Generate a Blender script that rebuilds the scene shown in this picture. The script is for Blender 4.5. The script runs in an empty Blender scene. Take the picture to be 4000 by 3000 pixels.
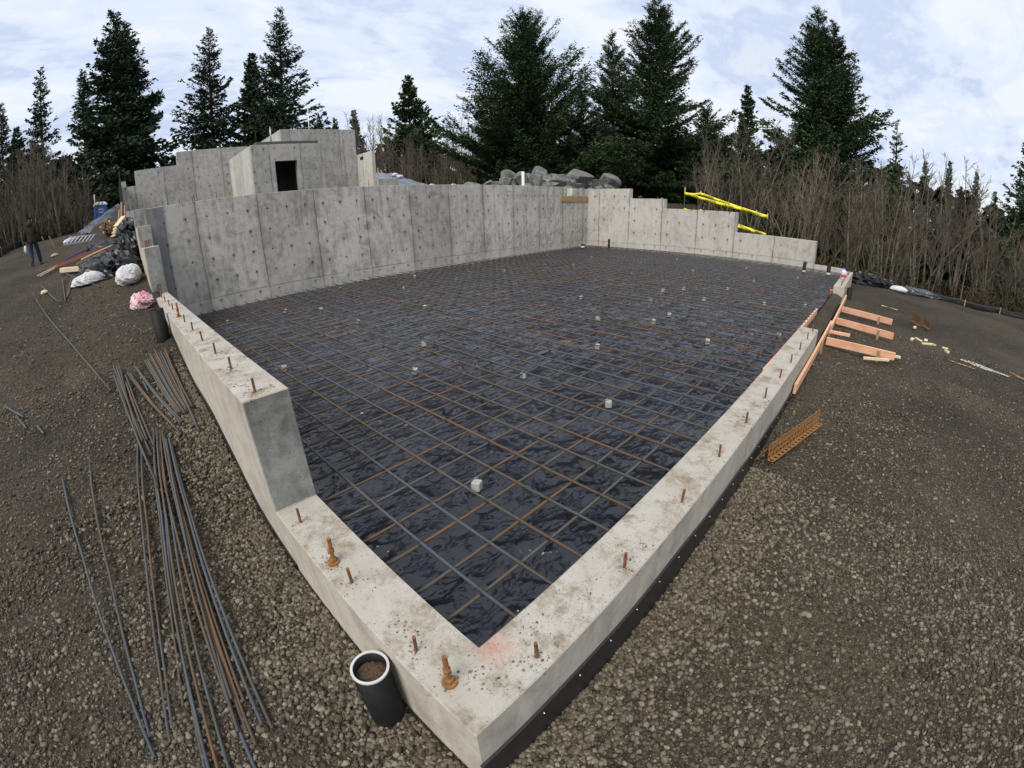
import bpy, bmesh, math, random
import numpy as np
from mathutils import Vector, Matrix
S = bpy.context.scene
COL = S.collection
rad = math.radians
PI = math.pi

# ------------------------------------------------------------------ camera
cd = bpy.data.cameras.new('action_camera')
cam = bpy.data.objects.new('action_camera', cd); COL.objects.link(cam)
S.render.engine = 'CYCLES'
cd.type = 'PANO'
cd.panorama_type = 'FISHEYE_LENS_POLYNOMIAL'
cd.sensor_width = 36.0; cd.sensor_fit = 'HORIZONTAL'
cd.fisheye_fov = rad(175)
cd.fisheye_polynomial_k0 = 0.0
cd.fisheye_polynomial_k1 = -6.6785e-2
cd.fisheye_polynomial_k2 = 0.5416e-3
cd.fisheye_polynomial_k3 = -0.0266e-4
cd.fisheye_polynomial_k4 = -0.0176e-5
cd.clip_start = 0.02; cd.clip_end = 2000
cam.location = (-0.8059, -1.0564, 2.0047)
cam.rotation_euler = (1.1739, 0.0262, -0.8129)
S.camera = cam

# ------------------------------------------------------------------ world + sun
SUN_EL, SUN_AZ = rad(50), math.atan2(-0.86, -0.22)     # azimuth clockwise from +Y
W = bpy.data.worlds.new('World'); S.world = W; W.use_nodes = True
def build_world():
    nt = W.node_tree; N = nt.nodes; L = nt.links
    for n in list(N): N.remove(n)
    out = N.new('ShaderNodeOutputWorld'); bg = N.new('ShaderNodeBackground'); bg.inputs[1].default_value = 0.1
    sky = N.new('ShaderNodeTexSky'); sky.sky_type = 'NISHITA'; sky.sun_disc = False
    sky.sun_elevation = SUN_EL; sky.sun_rotation = SUN_AZ; sky.air_density = 1.0; sky.dust_density = 1.5
    tc = N.new('ShaderNodeTexCoord')
    sep = N.new('ShaderNodeSeparateXYZ'); L.new(tc.outputs['Generated'], sep.inputs[0])
    def M(op, a, b=0.0, c=0.0, clamp=False):
        m = N.new('ShaderNodeMath'); m.operation = op; m.use_clamp = clamp
        for i, v in enumerate((a, b, c)):
            if isinstance(v, (int, float)): m.inputs[i].default_value = v
            else: L.new(v, m.inputs[i])
        return m.outputs[0]
    zz = M('ADD', M('MAXIMUM', sep.outputs[2], 0.0), 0.18)
    comb = N.new('ShaderNodeCombineXYZ')
    L.new(M('DIVIDE', sep.outputs[0], zz), comb.inputs[0]); L.new(M('DIVIDE', sep.outputs[1], zz), comb.inputs[1])
    mp = N.new('ShaderNodeMapping'); mp.inputs['Rotation'].default_value = (0, 0, 0.5); mp.inputs['Scale'].default_value = (1.0, 1.7, 1)
    L.new(comb.outputs[0], mp.inputs[0])
    def noise(scale, det, rough, dist, off=0):
        n = N.new('ShaderNodeTexNoise'); n.inputs['Scale'].default_value = scale; n.inputs['Detail'].default_value = det
        n.inputs['Roughness'].default_value = rough; n.inputs['Distortion'].default_value = dist
        a = N.new('ShaderNodeVectorMath'); a.operation = 'ADD'; a.inputs[1].default_value = (off, off * .7, 3.1)
        L.new(mp.outputs[0], a.inputs[0]); L.new(a.outputs[0], n.inputs[0]); return n.outputs[0]
    a = noise(0.9, 8, .58, .35); b = noise(2.6, 9, .62, .5, 7.3)
    d = M('ADD', M('MULTIPLY', a, 0.62), M('MULTIPLY', b, 0.38))
    def ramp(v, stops):
        r = N.new('ShaderNodeValToRGB'); L.new(v, r.inputs[0]); r.color_ramp.interpolation = 'EASE'
        e = r.color_ramp.elements
        while len(e) < len(stops): e.new(.5)
        for k, (p, c) in enumerate(stops): e[k].position = p; e[k].color = (*c, 1)
        return r.outputs[0]
    cl = ramp(d, [(.34, (.70, .74, .81)), (.43, (.475, .55, .715)), (.50, (.60, .665, .78)), (.58, (.70, .735, .79))])
    cov = ramp(d, [(.28, (0.55, 0.55, 0.55)), (.42, (.97, .97, .97))])
    hi = ramp(sep.outputs[2], [(0.0, (.97, .97, .97)), (0.5, (1.0, 1.0, 1.0)), (.75, (1.3, 1.24, 1.14)), (1.0, (1.5, 1.42, 1.28))])
    mul = N.new('ShaderNodeMix'); mul.data_type = 'RGBA'; mul.blend_type = 'MULTIPLY'; mul.inputs[0].default_value = 1
    L.new(cl, mul.inputs[6]); L.new(hi, mul.inputs[7])
    sc = N.new('ShaderNodeVectorMath'); sc.operation = 'SCALE'; sc.inputs['Scale'].default_value = 10.0; L.new(mul.outputs[2], sc.inputs[0])
    mx = N.new('ShaderNodeMix'); mx.data_type = 'RGBA'
    L.new(cov, mx.inputs[0]); L.new(sky.outputs[0], mx.inputs[6]); L.new(sc.outputs[0], mx.inputs[7])
    L.new(mx.outputs[2], bg.inputs[0]); L.new(bg.outputs[0], out.inputs[0])
build_world()
sl = bpy.data.lights.new('sun', 'SUN'); sl.energy = 2.5; sl.angle = rad(32); sl.color = (1.0, .93, .82)
sun = bpy.data.objects.new('sun', sl); COL.objects.link(sun)
sd = Vector((math.sin(SUN_AZ) * math.cos(SUN_EL), math.cos(SUN_AZ) * math.cos(SUN_EL), math.sin(SUN_EL)))
sun.rotation_euler = sd.to_track_quat('Z', 'Y').to_euler(); sun.location = (-20, 5, 30)
S.view_settings.view_transform = 'Standard'; S.view_settings.look = 'None'
S.view_settings.exposure = 0.4; S.view_settings.gamma = 1.0
S.cycles.max_bounces = 5; S.cycles.diffuse_bounces = 3; S.cycles.glossy_bounces = 2; S.cycles.transparent_max_bounces = 6

# ------------------------------------------------------------------ helpers
rng = np.random.default_rng(11); R = random.Random(5)
PERM = np.random.default_rng(3).random((256, 256))
def vn(x, y):
    xi = np.floor(x).astype(int); yi = np.floor(y).astype(int); fx = x - xi; fy = y - yi
    fx = fx * fx * (3 - 2 * fx); fy = fy * fy * (3 - 2 * fy)
    p = lambda a, b: PERM[a % 256, b % 256]
    return (p(xi, yi) * (1 - fx) + p(xi + 1, yi) * fx) * (1 - fy) + (p(xi, yi + 1) * (1 - fx) + p(xi + 1, yi + 1) * fx) * fy
def fbm(x, y, o=4, s=0.0):
    x = np.asarray(x, float) + s * 17.3; y = np.asarray(y, float) + s * 9.1; t = 0; a = .5; n = 0
    for i in range(o):
        t = t + a * vn(x, y); n += a; a *= .5; x = x * 2.03 + 5.2; y = y * 2.03 + 1.7
    return t / n
def ridge(x, y, o=4, s=0.0):
    x = np.asarray(x, float) + s * 13.3; y = np.asarray(y, float) + s * 7.7; t = 0; a = .5; n = 0
    for i in range(o):
        t = t + a * (1 - np.abs(2 * vn(x, y) - 1)); n += a; a *= .55; x = x * 1.9 + 3.1; y = y * 1.9 + 8.3
    return t / n

def setprops(o, label=None, cat=None, group=None, kind=None):
    if label: o['label'] = label
    if cat: o['category'] = cat
    if group: o['group'] = group
    if kind: o['kind'] = kind
    return o
def link(name, me, mat, parent=None, loc=None):
    """me holds world-space (or parent-space) vertices; loc becomes the origin."""
    o = bpy.data.objects.new(name, me); COL.objects.link(o)
    for m in (mat if isinstance(mat, (list, tuple)) else [mat]):
        if m and len(me.materials) < (len(mat) if isinstance(mat, (list, tuple)) else 1): me.materials.append(m)
    if loc is not None: o.location = loc
    if parent: o.parent = parent
    return o
def empty(name, loc, label, cat, group=None):
    o = bpy.data.objects.new(name, None); COL.objects.link(o); o.location = loc; o.empty_display_size = .2
    return setprops(o, label, cat, group)
def pymesh(name, V, F, uv=None, smooth=False, mi=None):
    me = bpy.data.meshes.new(name); me.from_pydata([tuple(v) for v in V], [], [tuple(f) for f in F])
    if uv is not None:
        l = me.uv_layers.new(name='UVMap'); l.data.foreach_set('uv', np.asarray(uv, np.float32).ravel())
    if smooth: me.polygons.foreach_set('use_smooth', [True] * len(F))
    if mi is not None: me.polygons.foreach_set('material_index', mi)
    me.update(); return me
def npmesh(name, V, F, uv=None, smooth=False):
    """V (n,3) F (m,k) numpy"""
    V = np.asarray(V, np.float32); F = np.asarray(F, np.int32); m, k = F.shape
    me = bpy.data.meshes.new(name); me.vertices.add(len(V)); me.vertices.foreach_set('co', V.ravel())
    me.loops.add(m * k); me.loops.foreach_set('vertex_index', F.ravel())
    me.polygons.add(m); me.polygons.foreach_set('loop_start', np.arange(0, m * k, k, dtype=np.int32))
    me.polygons.foreach_set('loop_total', np.full(m, k, np.int32))
    if uv is not None:
        l = me.uv_layers.new(name='UVMap'); l.data.foreach_set('uv', np.asarray(uv, np.float32).ravel())
    if smooth: me.polygons.foreach_set('use_smooth', np.ones(m, bool))
    me.update(calc_edges=True); me.validate(); return me
def boxv(x0, x1, y0, y1, z0, z1):
    V = [(x0, y0, z0), (x1, y0, z0), (x1, y1, z0), (x0, y1, z0), (x0, y0, z1), (x1, y0, z1), (x1, y1, z1), (x0, y1, z1)]
    F = [(0, 3, 2, 1), (4, 5, 6, 7), (0, 1, 5, 4), (1, 2, 6, 5), (2, 3, 7, 6), (3, 0, 4, 7)]
    return V, F
def boxmesh(name, x0, x1, y0, y1, z0, z1, bev=0.0):
    V, F = boxv(x0, x1, y0, y1, z0, z1); me = pymesh(name, V, F)
    if bev: bevel(me, bev)
    return me
def bevel(me, w, seg=1):
    bm = bmesh.new(); bm.from_mesh(me)
    bmesh.ops.bevel(bm, geom=bm.edges[:], offset=w, segments=seg, affect='EDGES', clamp_overlap=True)
    bm.to_mesh(me); bm.free(); me.update()
def merge(parts):
    V = []; F = []
    for v, f in parts:
        n = len(V); V += list(v); F += [tuple(i + n for i in q) for q in f]
    return V, F
def orient(V, p, x, z):
    """place local verts: local x axis along x, local z along z"""
    x = Vector(x).normalized(); z = Vector(z); z = (z - x * z.dot(x)).normalized(); y = z.cross(x)
    m = Matrix((x, y, z)).transposed()
    return [tuple(m @ Vector(v) + Vector(p)) for v in V]
def tube(pts, rads, n=6, cap=True):
    """verts, faces, uv per loop (u around, v length)"""
    V = []; F = []; uv = []
    pts = [Vector(p) for p in pts]; L = 0; prev = None; Ls = []
    for i, p in enumerate(pts):
        d = (pts[min(i + 1, len(pts) - 1)] - pts[max(i - 1, 0)]).normalized()
        if prev is None:
            a = d.orthogonal().normalized()
        else:
            a = (prev - d * prev.dot(d)).normalized()
        prev = a; b = d.cross(a)
        if i: L += (p - pts[i - 1]).length
        Ls.append(L); r = rads[i] if hasattr(rads, '__len__') else rads
        for k in range(n):
            t = 2 * PI * k / n; V.append(tuple(p + (a * math.cos(t) + b * math.sin(t)) * r))
    for i in range(len(pts) - 1):
        for k in range(n):
            k2 = (k + 1) % n
            F.append((i * n + k, i * n + k2, (i + 1) * n + k2, (i + 1) * n + k))
            uv += [(k / n, Ls[i]), ((k + 1) / n, Ls[i]), ((k + 1) / n, Ls[i + 1]), (k / n, Ls[i + 1])]
    if cap:
        F.append(tuple(range(n - 1, -1, -1))); uv += [(0, 0)] * n
        o = (len(pts) - 1) * n; F.append(tuple(range(o, o + n))); uv += [(0, L)] * n
    return V, F, uv
def tubemesh(name, pts, rads, n=6, smooth=True):
    V, F, uv = tube(pts, rads, n); me = pymesh(name, V, F, uv)
    if smooth: me.polygons.foreach_set('use_smooth', [len(f) == 4 for f in F])
    return me
def lathe(prof, n=24, cx=0, cy=0):
    V = []; F = []
    for r, z in prof:
        for k in range(n): V.append((cx + r * math.cos(2 * PI * k / n), cy + r * math.sin(2 * PI * k / n), z))
    for i in range(len(prof) - 1):
        for k in range(n):
            k2 = (k + 1) % n; F.append((i * n + k, i * n + k2, (i + 1) * n + k2, (i + 1) * n + k))
    return V, F

# ------------------------------------------------------------------ materials
class G:
    def __init__(s, name):
        s.m = bpy.data.materials.new(name); s.m.use_nodes = True; s.nt = s.m.node_tree; s.N = s.nt.nodes; s.L = s.nt.links
        s.b = s.N['Principled BSDF']; s.geo = s.N.new('ShaderNodeNewGeometry'); s.pos = s.geo.outputs['Position']
    def put(s, sock, v):
        if isinstance(v, (int, float)): sock.default_value = v
        elif isinstance(v, (tuple, list)): sock.default_value = (*v, 1) if len(sock.default_value) == 4 and len(v) == 3 else v
        else: s.L.new(v, sock)
    def M(s, op, a, b=0.0, c=0.0, clamp=False):
        m = s.N.new('ShaderNodeMath'); m.operation = op; m.use_clamp = clamp
        for i, v in enumerate((a, b, c)): s.put(m.inputs[i], v)
        return m.outputs[0]
    def V(s, op, a, b=(0, 0, 0)):
        m = s.N.new('ShaderNodeVectorMath'); m.operation = op; s.put(m.inputs[0], a); s.put(m.inputs[1], b)
        return m.outputs['Value'] if op in ('LENGTH', 'DOT_PRODUCT', 'DISTANCE') else m.outputs[0]
    def noise(s, vec, scale, det=4, rough=.55, dist=0.0, col=False):
        n = s.N.new('ShaderNodeTexNoise'); s.put(n.inputs['Vector'], vec); n.inputs['Scale'].default_value = scale
        n.inputs['Detail'].default_value = det; n.inputs['Roughness'].default_value = rough; n.inputs['Distortion'].default_value = dist
        return n.outputs[1 if col else 0]
    def voro(s, vec, scale, feat='F1', out='Distance', rnd=1.0):
        n = s.N.new('ShaderNodeTexVoronoi'); n.feature = feat; s.put(n.inputs['Vector'], vec); n.inputs['Scale'].default_value = scale
        n.inputs['Randomness'].default_value = rnd; return n.outputs[out]
    def white(s, v, dim='1D', out='Value'):
        n = s.N.new('ShaderNodeTexWhiteNoise'); n.noise_dimensions = dim; s.put(n.inputs['W' if dim == '1D' else 'Vector'], v); return n.outputs[out]
    def ramp(s, v, stops, interp='LINEAR'):
        r = s.N.new('ShaderNodeValToRGB'); s.put(r.inputs[0], v); r.color_ramp.interpolation = interp; e = r.color_ramp.elements
        while len(e) < len(stops): e.new(.5)
        for k, (p, c) in enumerate(stops):
            e[k].position = p; c = (c, c, c) if isinstance(c, (int, float)) else c; e[k].color = (*c, 1)
        return r.outputs[0]
    def mix(s, f, a, b, mode='MIX'):
        m = s.N.new('ShaderNodeMix'); m.data_type = 'RGBA'; m.blend_type = mode
        s.put(m.inputs[0], f); s.put(m.inputs[6], a); s.put(m.inputs[7], b); return m.outputs[2]
    def bump(s, h, strength=.5, dist=.01, nrm=None):
        b = s.N.new('ShaderNodeBump'); b.inputs['Strength'].default_value = strength; b.inputs['Distance'].default_value = dist
        s.L.new(h, b.inputs['Height'])
        if nrm: s.L.new(nrm, b.inputs['Normal'])
        s.L.new(b.outputs[0], s.b.inputs['Normal']); return b.outputs[0]
    def uv(s):
        n = s.N.new('ShaderNodeUVMap'); n.uv_map = 'UVMap'; return n.outputs[0]
    def xyz(s, v):
        n = s.N.new('ShaderNodeSeparateXYZ'); s.L.new(v, n.inputs[0]); return n.outputs
    def comb(s, x, y, z=0.0):
        n = s.N.new('ShaderNodeCombineXYZ')
        for i, v in enumerate((x, y, z)): s.put(n.inputs[i], v)
        return n.outputs[0]
    def scale(s, v, t): return s.V('MULTIPLY', v, t)
    def objrand(s): return s.N.new('ShaderNodeObjectInfo').outputs['Random']
    def done(s, col, rough=.8, spec=.3, metal=0.0):
        s.put(s.b.inputs['Base Color'], col); s.put(s.b.inputs['Roughness'], rough); s.put(s.b.inputs['Specular IOR Level'], spec); s.put(s.b.inputs['Metallic'], metal)
        return s.m

def concrete(name, light=(.49, .465, .415), dark=(.255, .243, .22), top=(.325, .298, .252), ties=True, red=None, stain=.5, seams=True, topdirt=1.0, panel=0.16):
    g = G(name); P = g.pos; uv = g.uv(); u, v, _ = g.xyz(uv); nz = g.xyz(g.geo.outputs['Normal'])[2]
    istop = g.ramp(nz, [(.55, 0.0), (.75, 1.0)])
    big = g.noise(P, .9, 5, .6, .3); med = g.noise(P, 5.5, 6, .65, .4); fine = g.noise(P, 55, 4, .7)
    streak = g.noise(g.comb(g.M('MULTIPLY', u, 7.0), g.M('MULTIPLY', v, .9), 1.3), 1.0, 5, .6, .5)
    t = g.M('ADD', g.M('ADD', g.M('MULTIPLY', big, .35), g.M('MULTIPLY', med, .40)), g.M('MULTIPLY', streak, .34))
    c = g.mix(g.ramp(t, [(.50, 0.0), (.66, 1.0)]), light, dark)
    # blotchy dark patches
    blot = g.ramp(g.noise(P, 2.3, 8, .72, 1.0), [(.55, 0.0), (.68, stain)])
    c = g.mix(blot, c, (dark[0] * .72, dark[1] * .72, dark[2] * .7))
    white = g.ramp(g.noise(g.V('ADD', P, (9, 4, 2)), 3.1, 8, .7, .8), [(.57, 0.0), (.7, .45)])
    c = g.mix(white, c, (light[0] * 1.25, light[1] * 1.25, light[2] * 1.24))
    speck = g.ramp(fine, [(.3, .45), (.46, 0.0)]); c = g.mix(speck, c, (dark[0] * .7, dark[1] * .7, dark[2] * .68))
    if red == .285:
        run = g.noise(g.comb(g.M('MULTIPLY', u, 4.5), g.M('MULTIPLY', v, .22), 7.7), 1.0, 6, .7, .2); c = g.mix(g.M('MULTIPLY', g.ramp(run, [(.55, 0.0), (.66, .6)]), g.ramp(g.M('ADD', g.M('DIVIDE', v, 2.9), g.M('MULTIPLY', g.M('SUBTRACT', med, .5), .8)), [(.25, .1), (.8, 1.0)])), c, (.13, .125, .11))
    pit = g.voro(P, 26.0); pitr = g.white(g.voro(P, 26.0, out='Position'), '3D')
    pitm = g.M('MULTIPLY', g.ramp(pit, [(.06, 1.0), (.16, 0.0)]), g.M('GREATER_THAN', pitr, .78))
    c = g.mix(g.M('MULTIPLY', pitm, .75), c, (.05, .05, .05))
    height = g.M('ADD', g.M('MULTIPLY', fine, .35), g.M('MULTIPLY', med, .4)); height = g.M('SUBTRACT', height, g.M('MULTIPLY', pitm, 1.2))
    side = g.M('SUBTRACT', 1.0, istop)
    if seams:
        pu = g.M('DIVIDE', u, 1.69); pid = g.M('FLOOR', pu); fr = g.M('FRACT', pu)
        pr = g.white(pid); tone = g.M('MULTIPLY', g.M('SUBTRACT', pr, .5), panel)
        c = g.mix(g.M('MULTIPLY', side, 1.0), c, g.mix(1.0, c, g.comb(g.M('ADD', 1.0, tone), g.M('ADD', 1.0, tone), g.M('ADD', .99, tone)), 'MULTIPLY'))
        edge = g.M('MULTIPLY', g.M('MINIMUM', fr, g.M('SUBTRACT', 1.0, fr)), 1.69)
        wob = g.noise(g.comb(0.0, g.M('MULTIPLY', v, 2.0), pid), 1.0, 3)
        sm = g.M('MULTIPLY', g.ramp(edge, [(.006, 1.0), (.02, 0.0)]), g.ramp(wob, [(.3, .35), (.6, .9)]))
        hw = .24 if red == .285 else .11
        halo = g.M('MULTIPLY', g.ramp(g.M('ADD', edge, g.M('MULTIPLY', g.M('SUBTRACT', streak, .5), .25 if red == .285 else .05)), [(.01, 1.0), (hw, 0.0)]), g.ramp(wob, [(.38, 0.0), (.6, .62)]))
        c = g.mix(g.M('MULTIPLY', halo, side), c, (dark[0] * .75, dark[1] * .74, dark[2] * .66))
        c = g.mix(g.M('MULTIPLY', sm, side), c, (.085, .08, .07)); height = g.M('SUBTRACT', height, g.M('MULTIPLY', sm, 1.0))
    if ties:
        tu = g.M('DIVIDE', g.M('SUBTRACT', u, .27 - .2815), .563); tv = g.M('DIVIDE', g.M('SUBTRACT', v, .187 - .2815), .563)
        iu = g.M('FLOOR', tu); iv = g.M('FLOOR', tv); rr = g.white(g.comb(iu, iv, 2.0), '3D')
        du = g.M('MULTIPLY', g.M('SUBTRACT', g.M('FRACT', tu), .5), .563); dv = g.M('MULTIPLY', g.M('SUBTRACT', g.M('FRACT', tv), .5), .563)
        dist = g.M('SQRT', g.M('ADD', g.M('MULTIPLY', du, du), g.M('MULTIPLY', dv, dv)))
        dist = g.M('ADD', dist, g.M('MULTIPLY', g.M('SUBTRACT', fine, .5), .02))
        on = g.M('GREATER_THAN', rr, .3 if name == 'concrete_pale' else .08)
        hole = g.M('MULTIPLY', g.ramp(dist, [(.015, 1.0), (.027, 0.0)]), on)
        halo = g.M('MULTIPLY', g.ramp(dist, [(.022, .6), (.085, 0.0)]), g.M('MULTIPLY', on, g.ramp(rr, [(.3, .25), (.9, 1.0)])))
        below = g.M('MULTIPLY', g.M('LESS_THAN', dv, 0.0), g.ramp(g.M('ABSOLUTE', g.M('ADD', du, g.M('MULTIPLY', g.M('SUBTRACT', streak, .5), .04))), [(.006, 1.0), (.028, 0.0)]))
        drip = g.M('MULTIPLY', g.M('MULTIPLY', below, g.ramp(g.M('MULTIPLY', dv, -1.0), [(.02, .5), (.24, 0.0)])), g.M('GREATER_THAN', rr, .45))
        c = g.mix(g.M('MULTIPLY', g.M('ADD', halo, drip, clamp=True), side), c, (.10, .098, .092))
        c = g.mix(g.M('MULTIPLY', hole, side), c, (.035, .034, .032)); height = g.M('SUBTRACT', height, g.M('MULTIPLY', hole, 3.0))
    if red is not None:
        z = g.xyz(P)[2]; d = g.M('ABSOLUTE', g.M('SUBTRACT', z, red))
        brk = g.noise(g.scale(P, (1.2, 1.2, 8)), 2.0, 4)
        rm = g.M('MULTIPLY', g.ramp(d, [(.006, 1.0), (.02, 0.0)]), g.ramp(brk, [(.35, .15), (.6, .85)]))
        c = g.mix(g.M('MULTIPLY', rm, side), c, (.16, .055, .04))
        lowband = g.M('MULTIPLY', g.M('LESS_THAN', z, red), .25); c = g.mix(g.M('MULTIPLY', lowband, side), c, (.44, .42, .38))
    # horizontal faces: warm, scaled, with dirt
    tn = g.noise(P, 2.6, 9, .75, .2); tc = g.mix(g.ramp(tn, [(.35, 0.0), (.68, 1.0)]), top, (top[0] * 1.22, top[1] * 1.27, top[2] * 1.38))
    tc = g.mix(g.ramp(g.noise(g.V('ADD', P, (3, 1, 0)), 4.5, 9, .8, .15), [(.48, 0.0), (.63, .85 * topdirt)]), tc, (.17, .13, .08))
    dsp = g.ramp(g.noise(P, 70, 3, .75), [(.32, .7), (.45, 0.0)]); tc = g.mix(g.M('MULTIPLY', dsp, g.ramp(g.noise(P, 3.0, 4), [(.4, .15), (.6, .8)])), tc, (.12, .10, .075))
    tc = g.mix(g.M('MULTIPLY', g.ramp(g.voro(P, 60.0), [(.12, 1.0), (.3, 0.0)]), g.M('GREATER_THAN', g.white(g.voro(P, 60.0, out='Position'), '3D'), .9)), tc, (.07, .068, .066))
    if name == 'concrete_cream':
        dd = g.V('LENGTH', g.V('SUBTRACT', P, (.055, -.05, .084))); tc = g.mix(g.M('MULTIPLY', g.ramp(g.M('ADD', dd, g.M('MULTIPLY', g.M('SUBTRACT', med, .5), .12)), [(.02, .75), (.14, 0.0)]), g.ramp(fine, [(.35, .2), (.6, .75)])), tc, (.40, .14, .09))
    c = g.mix(istop, c, tc)
    g.bump(height, .55, .012)
    return g.done(c, .88, .25)

def rebar_mat(name, rust=.5):
    g = G(name); P = g.pos; r = g.objrand(); off = g.M('MULTIPLY', r, 57.0)
    PP = g.V('ADD', P, g.comb(off, g.M('MULTIPLY', off, .37), off))
    n = g.noise(PP, 1.1, 5, .65, .3); n2 = g.noise(PP, 40, 3, .6)
    k = g.M('ADD', g.M('ADD', n, g.M('MULTIPLY', g.M('SUBTRACT', r, .5), .22)), g.M('MULTIPLY', g.M('SUBTRACT', n2, .5), .22))
    c = g.ramp(k, [(.30 + (.5 - rust) * .3, (.085, .108, .138)), (.46 + (.5 - rust) * .3, (.095, .086, .072)), (.58 + (.5 - rust) * .3, (.125, .08, .043)), (.72 + (.5 - rust) * .3, (.22, .095, .034))])
    v = g.xyz(g.uv())[1]; u = g.xyz(g.uv())[0]
    w = g.M('SINE', g.M('ADD', g.M('MULTIPLY', v, 2 * PI / .0115), g.M('MULTIPLY', u, 6.28)))
    c = g.mix(g.ramp(w, [(.2, .35), (.9, 0.0)]), c, (.05, .045, .04))
    g.bump(w, .6, .003); return g.done(c, .55, .4, .25)

def rust_mat(name, a=(.34, .15, .055), b=(.13, .06, .03)):
    g = G(name); n = g.noise(g.pos, 30, 5, .65); c = g.mix(g.ramp(n, [(.35, 0.0), (.65, 1.0)]), a, b)
    g.bump(n, .4, .004); return g.done(c, .85, .2)

def poly_mat(name, dust=1.0, sc=1.0, wr=1.0, base=(.008, .009, .012), rough=.17, stretch=(1, 1, 1), spec=.5):
    g = G(name); P = g.scale(g.pos, stretch)
    warp = g.V('ADD', P, g.scale(g.noise(P, 2.2 * sc, 3, .6, 0, True), (.3, .3, .3)))
    f1 = g.voro(warp, 2.6 * sc); f2 = g.voro(g.V('ADD', warp, (4, 2, 1)), 6.0 * sc)
    f3 = g.voro(g.V('ADD', warp, (1, 7, 3)), 12.0 * sc); n = g.noise(P, 1.6 * sc, 3, .5, .6)
    amp = g.ramp(g.noise(g.V('ADD', P, (5, 5, 1)), .9 * sc, 3), [(.35, .35), (.65, 1.0)])
    h = g.M('ADD', g.M('MULTIPLY', g.M('ADD', g.M('ADD', g.M('MULTIPLY', f1, .8), g.M('MULTIPLY', f2, .5)), g.M('MULTIPLY', f3, .3)), amp), g.M('MULTIPLY', n, .4))
    d = g.ramp(g.noise(g.pos, .75, 7, .62, .4), [(.52, 0.03), (.74, .75)])
    d2 = g.ramp(g.noise(g.pos, 14, 5, .7), [(.4, 0.0), (.7, 1.0)])
    dm = g.M('MULTIPLY', g.M('MULTIPLY', d, d2), dust)
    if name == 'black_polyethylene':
        px, py, _ = g.xyz(g.pos); sky_sheen = g.M('MULTIPLY', g.ramp(g.M('ADD', g.M('DIVIDE', g.M('ADD', px, g.M('MULTIPLY', py, .9)), 16.0), g.M('MULTIPLY', g.M('SUBTRACT', g.noise(g.pos, .5, 5, .6), .5), .9)), [(.12, 0.0), (.62, 1.0)]), g.ramp(g.noise(warp, 5.5, 4, .65, .6), [(.40, .1), (.58, .8)]))  # pale blue sky reflection painted into the colour, growing towards the far side
        base = g.mix(sky_sheen, base, (.088, .094, .118))
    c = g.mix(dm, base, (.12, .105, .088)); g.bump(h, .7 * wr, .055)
    return g.done(c, g.M('ADD', rough, g.M('MULTIPLY', dm, .5)), spec)

def plain(name, col, rough=.7, spec=.3, var=.15, sc=20, bump=.15):
    g = G(name); n = g.noise(g.pos, sc, 5, .65)
    c = g.mix(g.ramp(n, [(.3, 0.0), (.7, 1.0)]), tuple(x * (1 - var) for x in col), tuple(min(1, x * (1 + var)) for x in col))
    if bump: g.bump(n, bump, .005)
    return g.done(c, rough, spec)

def wood_mat(name, a, b, ax=0):
    g = G(name); s = [28, 28, 28]; s[ax] = 1.6
    n = g.noise(g.scale(g.pos, tuple(s)), 1.0, 5, .6, .6); n2 = g.noise(g.pos, 3, 4)
    c = g.mix(g.ramp(n, [(.35, 0.0), (.65, 1.0)]), a, b); c = g.mix(g.ramp(n2, [(.5, 0.0), (.75, .4)]), c, tuple(x * .6 for x in a))
    g.bump(n, .3, .004); return g.done(c, .75, .25)

def leaf_mat(name, dark, light, hue=.5):
    g = G(name); i = g.geo.outputs['Random Per Island']; n = g.noise(g.pos, .55, 3, .6)
    k = g.M('ADD', g.M('MULTIPLY', i, .6), g.M('MULTIPLY', n, .5))
    c = g.mix(g.ramp(k, [(.25, 0.0), (.8, 1.0)]), dark, light); c = g.mix(g.M('MULTIPLY', g.objrand(), .35), c, tuple(x * .6 for x in dark))
    return g.done(c, .75, .12)
def bark_mat(name, a, b, moss=None):
    g = G(name); n = g.noise(g.scale(g.pos, (5, 5, 1.4)), 1.5, 5, .65); c = g.mix(g.ramp(n, [(.35, 0.0), (.65, 1.0)]), a, b)
    c = g.mix(g.M('MULTIPLY', g.objrand(), .5), c, tuple(x * .55 for x in a))
    if moss: c = g.mix(g.ramp(g.noise(g.pos, .9, 4, .6), [(.48, 0.0), (.66, .65)]), c, moss)
    return g.done(c, .9, .1)

MC_back = concrete('concrete_grey_stained', red=.285, stain=.72, panel=.3)
MC_rear = concrete('concrete_pale', light=(.47, .448, .405), dark=(.31, .297, .27), red=.24, stain=.22, panel=.08)
MC_low = concrete('concrete_cream', light=(.47, .43, .36), dark=(.31, .285, .24), stain=.25, ties=False, seams=False)
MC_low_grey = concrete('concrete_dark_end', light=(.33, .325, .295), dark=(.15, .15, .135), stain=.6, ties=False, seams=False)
MC_up = concrete('concrete_upper', light=(.43, .412, .38), dark=(.265, .255, .235), stain=.35)
M_rebar = rebar_mat('rebar_steel', .44); M_rebar_blue = rebar_mat('rebar_mill_scale', .24); M_rebar_rust = rebar_mat('rebar_rusted', .57)
M_rust = rust_mat('rust'); M_rust_bolt = rust_mat('rusty_bolt', (.24, .095, .05), (.10, .045, .03)); M_rust_bright = rust_mat('bright_rust', (.30, .15, .05), (.16, .075, .03))
M_poly = poly_mat('black_polyethylene', .35, 1.0, 2.4, base=(.007, .0085, .015), rough=.2, spec=.5, stretch=(.8, 1.2, 1)); M_poly_dry = poly_mat('black_plastic_sheet', .1, .9, .55, base=(.006, .0065, .008), rough=.3, spec=.3)
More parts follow.
